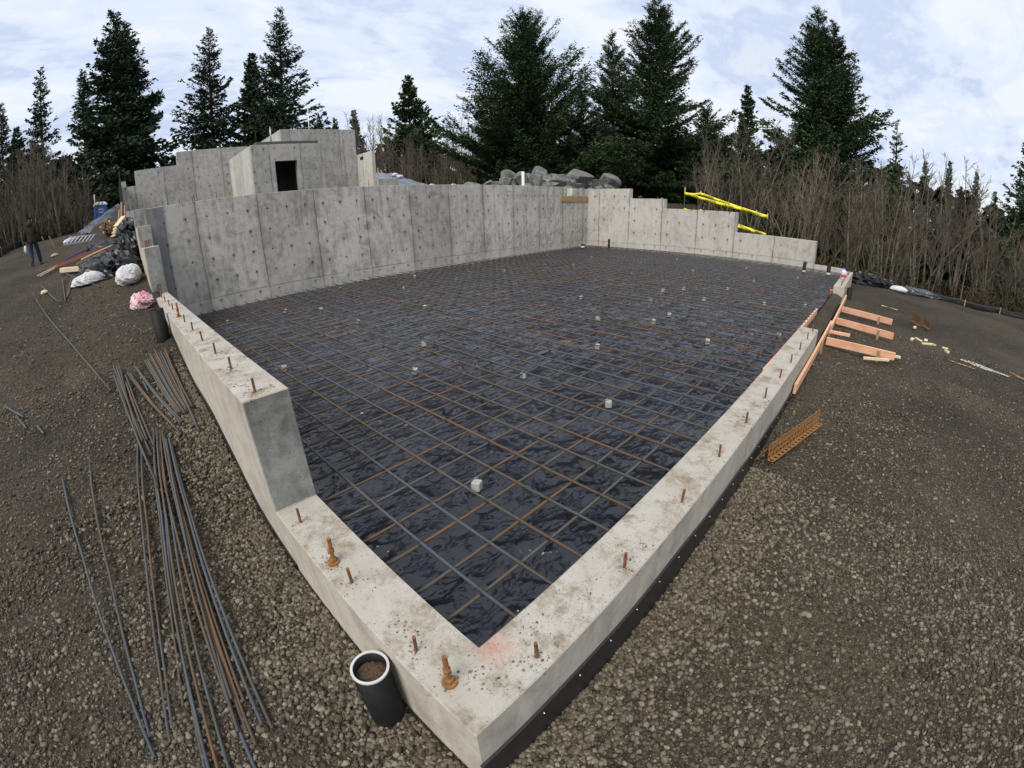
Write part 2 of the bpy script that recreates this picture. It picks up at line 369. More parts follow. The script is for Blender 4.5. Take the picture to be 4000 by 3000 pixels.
M_tarp = poly_mat('grey_black_tarp', .3, .45, .8, (.045, .05, .062), .27)
M_fabric = plain('silt_fabric', (.014, .014, .016), .6, .35, .4, 6, .4)
M_membrane = plain('drainage_membrane', (.013, .013, .014), .45, .45, .3, 30, .3)
M_blackpipe = plain('black_abs_pipe', (.009, .009, .009), .6, .2, .3, 15, .1)
M_white = plain('white_plastic', (.60, .60, .58), .45, .4, .06, 9, .1)
M_bag = poly_mat('white_bag_film', .12, 1.6, .7, (.50, .50, .51), .5, spec=.25)
M_block = plain('cast_concrete_block', (.33, .33, .315), .9, .2, .2, 40, .4)
M_wire = plain('black_tie_wire', (.012, .012, .012), .5, .4, .1, 30, 0)
M_woodx = wood_mat('fresh_fir_along_x', (.56, .31, .19), (.68, .41, .265), 0); M_woody = wood_mat('fresh_fir_along_y', (.58, .30, .185), (.70, .41, .27), 1)
M_oldwood = wood_mat('weathered_plank', (.26, .165, .085), (.36, .24, .13), 0); M_chipwood = wood_mat('pale_offcut', (.55, .42, .26), (.68, .55, .37), 0)
M_alu = plain('dull_aluminium', (.52, .53, .55), .4, .5, .1, 20, .05); M_alu.node_tree.nodes['Principled BSDF'].inputs['Metallic'].default_value = .6
M_yellow = plain('yellow_tape', (.83, .72, .02), .4, .4, .06, 12, .05); M_black = plain('black_ink', (.012, .012, .012), .6, .2, .1, 10, 0)
M_orange = plain('orange_plastic', (.85, .17, .03), .45, .4, .08, 12, 0); M_blue = plain('blue_plastic', (.018, .10, .46), .4, .4, .12, 6, .05)
M_rock = None

# ------------------------------------------------------------------ terrain
LY = [-400, -.2, 1.6, 2.4, 3, 3.6, 4.6, 5.7, 7.5, 9.5, 11, 12.5, 14, 18, 22, 30, 42, 60, 120, 400]
LZ = [-.5, -.5, -.43, -.3, 0.0, .18, .27, .5, .78, 1.02, 1.3, 1.72, 1.95, 2.2, 2.6, 3.5, 4.1, 4.6, 6, 8]
RY = [-400, -.2, 3, 8, 12, 20, 60, 400]; RZ = [-.55, -.55, .15, 1.4, 2.2, 2.5, 1.0, 0]
def ssn(a, b, x):
    t = np.clip((x - a) / (b - a), 0, 1); return t * t * (3 - 2 * t)
def gnd(x, y):
    x = np.asarray(x, float); y = np.asarray(y, float)
    fr = np.interp(y, RY, RZ); fl = np.interp(y, LY, LZ); fill = 2.5 + .06 * np.maximum(0, y - 12)
    zs = -.5 - .03 * ssn(-.5, 1., x) + .11 * ssn(3, 7, x)
    k = ssn(-3.2, -.3, x) * ssn(12.5, 21, y); zl = np.where(y > 12.2, fl * (1 - k) + fill * k, fl) + .42 * np.exp(-((x + 1.3) / 1.0) ** 2 - ((y - 20.5) / 4.0) ** 2)
    k = ssn(15, 18.5, x); zb = fill * (1 - k) + fr * k; k = ssn(34, 60, y); zb = zb * (1 - k) + 3.0 * k
    z = np.where(y <= -.17, zs, np.where(x <= -.17, zl, np.where(x >= 18.75, fr, zb)))
    z = z - .22 * np.clip(x - 21.5 - 12 * ssn(5, 12, y), 0, 80) - .03 * np.clip(-x - 8, 0, 60)
    ins = (x > -.17) & (x < 18.75) & (y > -.17) & (y < 12.2)
    return np.where(ins, -.62, z)
def gz(x, y): return float(gnd(x, y))
def axis(segs):
    a = []
    for s, e, d in segs: a += list(np.arange(s, e - 1e-6, d))
    return a
def build_ground():
    xs = np.array(sorted(set(np.round(axis([(-420, -60, 20), (-60, -14, 2.5), (-14, -4, .6), (-4, -.42, .14), (.1, 8, .25), (8, 18.4, .6), (19, 34, 1), (34, 60, 3), (60, 520, 20)]) + [-.40, -.34, -.30, -.2, -.14, -.03, 18.62, 18.7, 18.8, 18.95], 3))))
    ys = np.array(sorted(set(np.round(axis([(-420, -30, 20), (-30, -9, 1.5), (-9, -.5, .25), (.1, 12, .2), (12.5, 32, .5), (32, 60, 2), (60, 520, 20)]) + [-.42, -.34, -.3, -.2, -.14, -.03, 12.06, 12.14, 12.25, 12.33], 3))))
    X, Y = np.meshgrid(xs, ys); Z = gnd(X, Y)
    d = np.hypot(X + .8, Y + 1)
    Z = Z + (fbm(X * .7, Y * .7, 4) - .5) * np.where((X > -.45) & (X < 18.9) & (Y > -.5) & (Y < 12.3), .0, .09) * np.clip((d - .5) / 3, .4, 3)
    nx, ny = len(xs), len(ys); i = np.arange(nx * ny).reshape(ny, nx)
    F = np.stack([i[:-1, :-1], i[:-1, 1:], i[1:, 1:], i[1:, :-1]], -1).reshape(-1, 4)
    me = npmesh('ground', np.stack([X, Y, Z], -1).reshape(-1, 3), F, smooth=True)
    g = G('gravel_ground'); P = g.pos
    z = g.noise(P, .55, 5, .6, .3); z2 = g.noise(P, 2.6, 5, .65)
    cell = g.voro(P, 42, out='Color'); cd_ = g.voro(P, 42); c2 = g.voro(P, 105, out='Color'); c2d = g.voro(P, 105)
    cr, cg, cb_ = g.xyz(cell); c2r = g.xyz(c2)[0]
    stone = g.ramp(cr, [(.0, (.032, .026, .018)), (.35, (.070, .058, .041)), (.7, (.117, .098, .07)), (1, (.20, .175, .13))])
    stone2 = g.ramp(c2r, [(0, (.024, .019, .014)), (.6, (.066, .053, .037)), (1, (.15, .126, .09))])
    dirt = g.mix(g.ramp(z2, [(.3, 0.0), (.7, 1.0)]), (.023, .019, .014), (.045, .037, .028))
    edge = g.ramp(cd_, [(.28, 1.0), (.52, 0.0)]); edge2 = g.ramp(c2d, [(.28, 1.0), (.5, 0.0)])
    amt = g.M('ADD', g.M('MULTIPLY', z, 1.1), g.M('MULTIPLY', g.M('SUBTRACT', cg, .5), .55))
    big = g.M('MULTIPLY', edge, g.ramp(amt, [(.36, 0.0), (.56, 1.0)]))
    sm = g.M('MULTIPLY', edge2, g.ramp(g.M('ADD', z2, g.M('MULTIPLY', g.M('SUBTRACT', c2r, .5), .5)), [(.28, .25), (.5, 1.0)]))
    c = g.mix(sm, dirt, stone2); c = g.mix(big, c, stone)
    brown = g.ramp(g.noise(g.V('ADD', P, (31, 5, 0)), .32, 4, .6), [(.5, 0.0), (.66, .45)]); c = g.mix(brown, c, g.mix(.5, c, (.10, .078, .042)))
    sp = g.noise(P, 34, 2, .7); lo = g.noise(g.V('ADD', P, (11, 3, 0)), .38, 5, .6, .4)
    c = g.mix(1.0, c, g.ramp(sp, [(.30, .45), (.5, .95), (.70, 1.75)]), 'MULTIPLY'); c = g.mix(1.0, c, g.ramp(lo, [(.34, .68), (.66, 1.25)]), 'MULTIPLY')
    # woodland floor beyond the pad
    px, py, _ = g.xyz(P)
    far = g.M('MAXIMUM', g.ramp(g.M('DIVIDE', g.M('SUBTRACT', py, 29.0), 10), [(.2, 0.0), (.9, 1.0)]), g.ramp(g.M('DIVIDE', g.M('SUBTRACT', px, 20.5), 10), [(.1, 0.0), (.4, 1.0)]))
    c = g.mix(far, c, g.mix(z2, (.028, .022, .013), (.055, .045, .024)))
    h = g.M('ADD', g.M('MULTIPLY', big, g.M('SUBTRACT', .9, cd_)), g.M('MULTIPLY', sm, g.M('SUBTRACT', .4, g.M('MULTIPLY', c2d, .4))))
    g.bump(h, .9, .02); m = g.done(c, .92, .2)
    o = link('ground', me, m); setprops(o, kind='structure')
build_ground()

def icos():
    t = (1 + 5 ** .5) / 2
    v = np.array([(-1, t, 0), (1, t, 0), (-1, -t, 0), (1, -t, 0), (0, -1, t), (0, 1, t), (0, -1, -t), (0, 1, -t), (t, 0, -1), (t, 0, 1), (-t, 0, -1), (-t, 0, 1)], float)
    v /= np.linalg.norm(v[0])
    f = np.array([(0, 11, 5), (0, 5, 1), (0, 1, 7), (0, 7, 10), (0, 10, 11), (1, 5, 9), (5, 11, 4), (11, 10, 2), (10, 7, 6), (7, 1, 8), (3, 9, 4), (3, 4, 2), (3, 2, 6), (3, 6, 8), (3, 8, 9), (4, 9, 5), (2, 4, 11), (6, 2, 10), (8, 6, 7), (9, 8, 1)])
    return v, f
def build_gravel():
    r = np.random.default_rng(21); X = []; Y = []; Sz = []
    def scatter(n, dmin, dmax, s0, s1):
        a = r.uniform(-PI, PI, n); d = np.sqrt(r.uniform(dmin ** 2, dmax ** 2, n)); x = -.8 + d * np.cos(a); y = -1.05 + d * np.sin(a)
        ok = ~((x > -.345) & (y > -.345)) & ~((x < -.345) & (y < -1.6) & (x < -1.2)) & ~((x < -2.5) & (y < -.2)) & ~((x > -.345) & (y > -.345)) & ~((x < -4.5)) & ~(y < -7.5)
        den = fbm(x * .8, y * .8, 4, 2.0); ok &= r.uniform(0, 1, n) < np.clip((den - .27) / .25, .38, 1)
        # denser strip along the footing
        X.append(x[ok]); Y.append(y[ok]); Sz.append((r.uniform(0, 1, ok.sum()) ** 3.0 * (s1 * 1.15 - s0 * .8) + s0 * .8))
    scatter(42000, 0.1, 2.2, .006, .021); scatter(85000, 2.0, 4.2, .007, .022); scatter(70000, 4.0, 7.0, .008, .020); scatter(70000, 6.5, 12.0, .010, .020)
    # clean drain rock against both footings
    n = 9000; x = -.33 - np.abs(r.normal(0, .22, n)) - .01; y = r.uniform(-.6, 5.5, n); X.append(x); Y.append(y); Sz.append(r.uniform(.009, .023, n))
    n = 7000; y = -.34 - np.abs(r.normal(0, .22, n)) - .01; x = r.uniform(-.6, 3.5, n); X.append(x); Y.append(y); Sz.append(r.uniform(.009, .023, n))
    x = np.concatenate(X); y = np.concatenate(Y); s = np.concatenate(Sz); n = len(x)
    d = np.hypot(x + .8, y + 1)
    z = gnd(x, y) + (fbm(x * .7, y * .7, 4) - .5) * np.where((x > -.45) & (x < 18.9) & (y > -.5) & (y < 12.3), .0, .09) * np.clip((d - .5) / 3, .4, 3) + s * .25
    v, f = icos(); k = len(v)
    sc = np.stack([r.uniform(.8, 1.5, n), r.uniform(.7, 1.1, n), r.uniform(.5, .85, n)], -1) * s[:, None]
    jit = 1 + r.uniform(-.22, .22, (n, k, 1)); P = v[None] * jit * sc[:, None, :]
    q = r.normal(size=(n, 4)); q /= np.linalg.norm(q, axis=1, keepdims=True); q[:, 1:3] *= .35; q /= np.linalg.norm(q, axis=1, keepdims=True)
    w, a, b, c = q.T
    Rm = np.stack([1 - 2 * (b * b + c * c), 2 * (a * b - c * w), 2 * (a * c + b * w), 2 * (a * b + c * w), 1 - 2 * (a * a + c * c), 2 * (b * c - a * w), 2 * (a * c - b * w), 2 * (b * c + a * w), 1 - 2 * (a * a + b * b)], -1).reshape(n, 3, 3)
    P = np.einsum('nij,nkj->nki', Rm, P) + np.stack([x, y, z], -1)[:, None, :]
    F = (f[None] + (np.arange(n) * k)[:, None, None]).reshape(-1, 3)
    me = npmesh('gravel', P.reshape(-1, 3), F)
    g = G('loose_gravel'); i = g.geo.outputs['Random Per Island']; nn = g.noise(g.pos, 60, 3)
    c = g.ramp(i, [(0, (.028, .022, .016)), (.3, (.068, .056, .040)), (.55, (.11, .092, .065)), (.8, (.14, .12, .088)), (1, (.235, .208, .16))])
    c = g.mix(g.ramp(nn, [(.4, 0.0), (.7, .5)]), c, (.07, .06, .045)); g.bump(nn, .3, .004)
    o = link('gravel', me, g.done(c, .9, .2)); setprops(o, 'loose grey and tan gravel scattered around the foundation', None, None, 'stuff')
build_gravel()

# ------------------------------------------------------------------ concrete walls
T = .321
def prism(name, prof, axis_, a0, a1, mat, u0=0.0, bev=.007, parent=None, mats=None, nobev=None):
    """prof: polygon (s,z); axis_='x' extrudes along x from a0 to a1 with s=y; 'y' extrudes along y with s=x"""
    bm = bmesh.new()
    P = (lambda s, z, a: (a, s, z)) if axis_ == 'x' else (lambda s, z, a: (s, a, z))
    A = [bm.verts.new(P(s, z, a0)) for s, z in prof]; B = [bm.verts.new(P(s, z, a1)) for s, z in prof]; n = len(prof)
    bm.faces.new(A); bm.faces.new(B[::-1])
    for i in range(n): bm.faces.new((A[i], B[i], B[(i + 1) % n], A[(i + 1) % n]))
    bmesh.ops.recalc_face_normals(bm, faces=bm.faces[:])
    if bev: bmesh.ops.bevel(bm, geom=[e for e in bm.edges if nobev is None or not nobev(e.verts[0].co, e.verts[1].co)], offset=bev, segments=1, affect='EDGES', clamp_overlap=True)
    uvl = bm.loops.layers.uv.new('UVMap')
    for f in bm.faces:
        nx, ny, nz = map(abs, f.normal)
        for l in f.loops:
            c = l.vert.co
            l[uvl].uv = (c.y - u0, c.z) if nx >= max(ny, nz) else ((c.x - u0, c.z) if ny >= nz else (c.x, c.y))
        if mats: f.material_index = mats(f)
    me = bpy.data.meshes.new(name); bm.to_mesh(me); bm.free()
    return link(name, me, mat, parent)

def bolt(parent, x, y, z, h=.105, big=False, tilt=None):
    a = R.uniform(-.06, .06); b = R.uniform(-.06, .06)
    top = (x + a * h, y + b * h, z + h)
    V, F, uv = tube([(x, y, z - .02), top], .0095 if not big else .0125, 8); me = pymesh('anchor_bolt', V, F, uv)
    o = link('anchor_bolt', me, M_rust_bolt if not big else M_rust, parent)
    if big:
        for nm, r, z0, z1, sg in (('washer', .036, .0, .016, 20), ('nut', .024, .016, .040, 6), ('coupler', .021, .085, .112, 6)):
            vv, ff = lathe([(0.001, z0), (r, z0), (r, z1), (0.001, z1)], sg, x + a * z0, y + b * z0)
            link(nm, pymesh(nm, [(p[0], p[1], p[2] + z) for p in vv], ff), M_rust_bright, o)
    return o

def crumbs(parent, spots, z, seed):
    r = np.random.default_rng(seed); v, f = icos(); P = []; n = 0; Fs = []
    for x, y in spots:
        k = 34; a = r.uniform(0, 2 * PI, k); d = np.abs(r.normal(0, .06, k)) + .008; s_ = .0015 + .0055 * r.uniform(0, 1, k) ** 2
        for i in range(k):
            P.append(v * s_[i] * (1 + r.uniform(-.3, .3, (12, 1))) + [x + d[i] * math.cos(a[i]), y + d[i] * math.sin(a[i]), z + s_[i] * .5]); Fs.append(f + n); n += 12
    g = G('mortar_crumbs'); i = g.geo.outputs['Random Per Island']; m = g.done(g.ramp(i, [(0, (.08, .065, .045)), (.5, (.18, .15, .11)), (1, (.34, .31, .26))]), .95, .1)
    o = link('mortar_crumbs', npmesh('mortar_crumbs', np.concatenate(P), np.concatenate(Fs)), m, parent); o['kind'] = 'stuff'
def build_walls():
    # the stepped wall with the anchor bolts (owns the near corner)
    prof = [(-T, -.75), (-T, .084), (1.79, .084), (1.79, .954), (9.52, .954), (9.52, 1.935), (11.08, 1.935), (11.08, 2.436), (12.02, 2.436), (12.02, 2.895), (12.35, 2.895), (12.35, -.75)]
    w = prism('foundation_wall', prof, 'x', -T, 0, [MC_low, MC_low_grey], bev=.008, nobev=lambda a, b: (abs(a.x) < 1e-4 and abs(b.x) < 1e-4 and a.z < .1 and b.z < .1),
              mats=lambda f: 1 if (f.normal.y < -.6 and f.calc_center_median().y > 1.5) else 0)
    setprops(w, 'cream concrete foundation wall climbing in steps, bolts along its top', 'foundation wall')
    for i, y in enumerate((1.9, 2.59, 3.21, 3.9, 4.59, 5.29, 6.7, 7.28, 7.99, 8.69)): bolt(w, -.20, y, .954, .10)
    bolt(w, -.21, 5.84, .954, .2, True)
    for y, z in ((9.42, .954), (9.36, .954), (9.40, .954)): 
        for dx in (-.02, .03): bolt(w, -.17 + dx, y, z, .22)
    for y, z in ((10.95, 1.935), (11.0, 1.935), (11.93, 2.436)):
        for dx in (-.04, 0, .04): bolt(w, -.16 + dx, y, z, .16)
    for y in (1.56, .82, .2): bolt(w, -.225, y, .084, .115)
    bolt(w, -.23, 1.04, .084, .2, True); bolt(w, -.225, -.05, .084, .2, True); bolt(w, .15 - .30, -.23, .084, .115) if False else None
    crumbs(w, [(-.225, 1.56), (-.225, .82), (-.225, .2), (-.23, 1.04), (-.225, -.05), (-.2, .35), (-.12, -.1), (-.08, -.2)], .084, 4); crumbs(w, [(-.2, y) for y in (1.9, 2.1, 2.59, 3.21, 3.9, 4.59)], .954, 5)
    # wet black membrane low on its outer face
    Y = np.linspace(1.7, 9.0, 40); V = []; F = []
    for i, y in enumerate(Y):
        zt = gz(-.4, y) + .07 + .03 * math.sin(y * 2.1)
        V += [(-T - .012, y, zt), (-T - .012, y, zt - .5), (-T - .001, y, zt)]
    for i in range(len(Y) - 1): F += [(3 * i, 3 * i + 1, 3 * i + 4, 3 * i + 3), (3 * i + 2, 3 * i, 3 * i + 3, 3 * i + 5)]
    link('membrane', pymesh('membrane', V, F), M_membrane, w)
    # low wall on the near side of the slab
    w2 = prism('foundation_wall', [(0, -.75), (0, .084), (7.738, .084), (7.738, -.75)], 'y', -T, 0, MC_low, bev=.008, nobev=lambda a, b: abs(a.x) < 1e-4 and abs(b.x) < 1e-4)
    setprops(w2, 'long low concrete foundation wall with single bolts, black membrane beneath', 'foundation wall')
    for x in (.15, .92, 1.7, 2.46, 3.23, 3.97, 4.72, 5.44, 6.17, 6.9, 7.53): bolt(w2, x, -.245, .084, .115)
    crumbs(w2, [(x, -.245) for x in (.15, .92, 1.0, 1.15, 1.7, 2.46, 3.15, 3.23, 3.97)] + [(.25, -.12), (.6, -.2), (3.35, -.18), (.08, -.25)], .084, 6)
    X = np.linspace(-.33, 7.7, 50); V = []; F = []
    for x in X:
        zt = np.interp(x, [-.4, 1.5, 4, 8], [-.235, -.26, -.33, -.37]) + .008 * math.sin(x * 5)
        V += [(x, -T - .016, zt), (x, -T - .03, zt - .45), (x, -T - .001, zt + .004)]
    for i in range(len(X) - 1): F += [(3 * i + 1, 3 * i, 3 * i + 3, 3 * i + 4), (3 * i, 3 * i + 2, 3 * i + 5, 3 * i + 3)]
    mb = link('membrane', pymesh('membrane', V, F), M_membrane, w2)
    P = []
    for k in range(24):
        x = .1 + k * .3; zt = np.interp(x, [-.4, 1.5, 4, 8], [-.235, -.26, -.33, -.37]) - .045
        v, f = lathe([(0.001, .004), (.004, .004), (.005, 0), (.005, -.004)], 8); P.append(([(x + a, -T - .02 - c, zt + b) for a, b, c in v], f))
    V, F = merge(P); link('fastener', pymesh('fastener', V, F), M_alu, mb)['kind'] = 'stuff'
    # far segment past the opening
    w3 = prism('foundation_wall', [(14.0, -.75), (14.0, .084), (18.9, .084), (18.9, -.75)], 'y', -T, 0, MC_low, bev=.008)
    setprops(w3, 'short low concrete foundation wall carrying the water jug', 'foundation wall')
    for x in (14.22, 14.5, 14.95, 15.4, 16.9, 17.5, 18.0, 18.5): bolt(w3, x, -.21, .084, .13)
    # packed soil strip inside the opening
    xs = np.linspace(7.742, 13.996, 120); ys = np.linspace(-T + .01, .05, 9); X, Y = np.meshgrid(xs, ys); Z = -.135 + .05 * (fbm(X * 6, Y * 6, 4, 3) - .5) - .10 * np.clip((-.12 - Y) / .2, 0, 1) - .06 * np.clip((Y) / .05, 0, 1)
    i = np.arange(X.size).reshape(X.shape); F = np.stack([i[:-1, :-1], i[:-1, 1:], i[1:, 1:], i[1:, :-1]], -1).reshape(-1, 4)
    setprops(link('ground', npmesh('soil_strip', np.stack([X, Y, Z], -1).reshape(-1, 3), F, smooth=True), bpy.data.materials['gravel_ground']), kind='structure')
    # tall wall across the back of the slab
    b = prism('retaining_wall', [(.004, -.75), (.004, 2.87), (16.75, 2.85), (16.75, 2.45), (17.26, 2.45), (17.26, 2.80), (18.576, 2.80), (18.576, -.75)], 'y', 12.03, 12.352, MC_back, u0=1.26)
    setprops(b, 'tall grey stained retaining wall with rows of tie holes behind the rebar mat', 'retaining wall')
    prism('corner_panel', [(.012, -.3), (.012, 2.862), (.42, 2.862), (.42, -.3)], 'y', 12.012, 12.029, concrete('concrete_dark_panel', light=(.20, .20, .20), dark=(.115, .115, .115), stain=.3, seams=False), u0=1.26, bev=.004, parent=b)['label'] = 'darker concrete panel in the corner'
    for x in (.6, .9, 1.25, 1.3, 1.9, 3.1, 4.6, 5.6, 6.6, 7.7, 8.9, 10.1, 10.6, 12.4, 13.2, 15.0, 15.9): bolt(b, x, 12.2, 2.86, R.uniform(.1, .22))
    # stepped wall on the far side
    r = prism('retaining_wall', [(12.352, -.75), (12.352, 2.79), (9.67, 2.79), (9.67, 2.335), (7.88, 2.335), (7.88, 1.91), (4.545, 1.91), (4.545, 1.075), (1.215, 1.075), (1.215, .165), (.004, .165), (.004, -.75)], 'x', 18.58, 18.9, MC_rear, u0=4.59)
    setprops(r, 'pale concrete wall stepping down in five levels beside the bare trees', 'retaining wall')
    prism('pilaster', [(11.36, -.3), (11.36, 2.785), (11.63, 2.785), (11.63, -.3)], 'x', 18.568, 18.579, MC_rear, u0=4.0, bev=.003, parent=r)
    for y, z in ((12.0, 2.79), (11.4, 2.79), (10.7, 2.79), (10.0, 2.79), (9.1, 2.335), (8.3, 2.335), (6.5, 1.91), (5.2, 1.91), (.4, .165)): bolt(r, 18.74, y, z, .14)
build_walls()

def build_upper():
    e = empty('concrete_building', (7.9, 23, 3.2), 'roofless concrete stair building with a black doorway above the tall wall', 'building')
    off = lambda o: setattr(o, 'matrix_parent_inverse', Matrix.Translation((-7.9, -23, -3.2)))
    x0, x1, zt = 6.05, 9.82, 6.03
    prof = [(x0, 2.0), (x0, zt), (x1, zt), (x1, 2.0), (8.47, 2.0), (8.47, 5.16), (7.26, 5.16), (7.26, 2.0)]
    off(prism('front_wall', prof, 'y', 23.0, 23.32, MC_up, u0=7.0, parent=e))
    off(prism('side_wall', [(23.322, 2.0), (23.322, zt), (27.796, zt), (27.796, 2.0)], 'x', x0, x0 + .32, concrete('concrete_lit_side', light=(.50, .485, .45), dark=(.36, .35, .33), ties=False, stain=.12), u0=23.3, parent=e))  # lighter wall concrete: light falling on the left-facing sides put into the colour
    off(prism('side_wall', [(23.322, 2.0), (23.322, zt), (27.796, zt), (27.796, 2.0)], 'x', x1 - .32, x1, MC_up, u0=23.3, parent=e))
    off(prism('roof_slab', [(x0 + .33, 6.03), (x0 + .33, 6.2), (x1 - .02, 6.2), (x1 - .02, 6.03)], 'y', 23.12, 27.79, plain('wet_slab_edge', (.085, .084, .08), .7, .3, .3, 8), parent=e))
    off(prism('wall_kerb', [(x1 - .02, 3.0), (x1 - .02, 4.78), (x1 + .2, 4.78), (x1 + .2, 3.0)], 'y', 22.98, 23.3, MC_up, u0=1.0, parent=e))
    for x, y, h in ((6.55, 23.6, .62), (7.35, 23.6, .85)):
        o = link('vent_pipe', tubemesh('vent_pipe', [(x, y, 6.19), (x, y, 6.2 + h)], [.05, .022], 8), M_alu if x > 7 else M_blackpipe, e); off(o)
    w = prism('retaining_wall', [(-.0, 2.0), (0, 5.26), (.62, 5.26), (.62, 6.06), (3.04, 6.06), (3.04, 6.8), (6.33, 6.8), (6.33, 6.795), (9.36, 6.795), (9.36, 2.0)], 'y', 27.8, 28.12, MC_up, u0=.55)
    setprops(w, 'grey upper wall with two steps rising toward the doorway building', 'retaining wall')
    for x, z in ((1.2, 6.06), (2.4, 6.06), (3.2, 6.8), (5.6, 6.8)): bolt(w, x, 27.95, z, .2)
    l = prism('retaining_wall', [(21.3, 1.6), (21.3, 3.52), (21.62, 3.52), (21.62, 4.05), (23.25, 4.05), (23.25, 4.75), (25.2, 4.75), (25.2, 5.26), (28.12, 5.26), (28.12, 1.6)], 'x', -.322, -.002, MC_up, u0=21.0)
    setprops(l, 'narrow upper wall end with a black membrane edge beside the sloping tarp', 'retaining wall')
    link('membrane', boxmesh('membrane', -.36, -.326, 21.32, 28.0, 1.6, 5.2), M_membrane, l)
    for y, z in ((21.5, 3.52), (21.45, 3.52), (22.2, 4.05)): bolt(l, -.15, y, z, .3)
    t = prism('concrete_block_house', [(9.37, 2.0), (9.37, 7.74), (14.58, 7.74), (14.58, 2.0)], 'y', 27.802, 28.12, MC_up, u0=10.0)
    setprops(t, 'tallest grey concrete wall box rising behind the doorway building', 'building')
    prism('side_wall', [(28.122, 2.0), (28.122, 7.74), (33, 7.74), (33, 2.0)], 'x', 9.37, 9.69, bpy.data.materials['concrete_lit_side'], u0=28, parent=t)
    prism('side_wall', [(28.122, 2.0), (28.122, 7.74), (33, 7.74), (33, 2.0)], 'x', 14.26, 14.58, MC_up, u0=28, parent=t)
    prism('form_panel', [(9.9, 2.5), (9.9, 6.86), (13.2, 6.86), (13.2, 5.1), (13.55, 5.1), (13.55, 7.2), (13.62, 7.2), (13.62, 4.9), (14.4, 4.9), (14.4, 2.5)], 'y', 27.77, 27.8, MC_up, u0=10.3, bev=.004, parent=t)
    for x in (9.8, 10.5, 12.0, 13.4): bolt(t, x, 27.95, 7.74, .15)
    link('standpipe', tubemesh('standpipe', [(11.25, 27.66, 6.5), (11.25, 27.66, 9.0)], .035, 8), M_alu, t)
    link('notice', boxmesh('notice', 11.35, 11.6, 27.745, 27.766, 4.72, 4.96), M_white, t)
    link('notice_band', boxmesh('notice_band', 11.36, 11.59, 27.738, 27.743, 4.82, 4.87), plain('red_ink', (.35, .16, .14), .6), t.children[-1])
    k = prism('retaining_wall', [(25.78, 2.0), (25.78, 6.03), (27.798, 6.03), (27.798, 2.0)], 'x', 14.585, 14.83, bpy.data.materials['concrete_lit_side'], u0=0)
    setprops(k, 'short pale wing wall with a small square hole right of the tallest box', 'retaining wall')
    link('pocket', boxmesh('pocket', 14.578, 14.584, 26.9, 27.35, 5.62, 5.82), M_black, k)
    q = prism('retaining_wall', [(14.835, 2.0), (14.835, 4.2), (16.4, 4.2), (16.4, 2.0)], 'y', 25.6, 25.92, MC_up, u0=3)
    setprops(q, 'low grey wall stub in front of the covered earth mound', 'retaining wall')
build_upper()

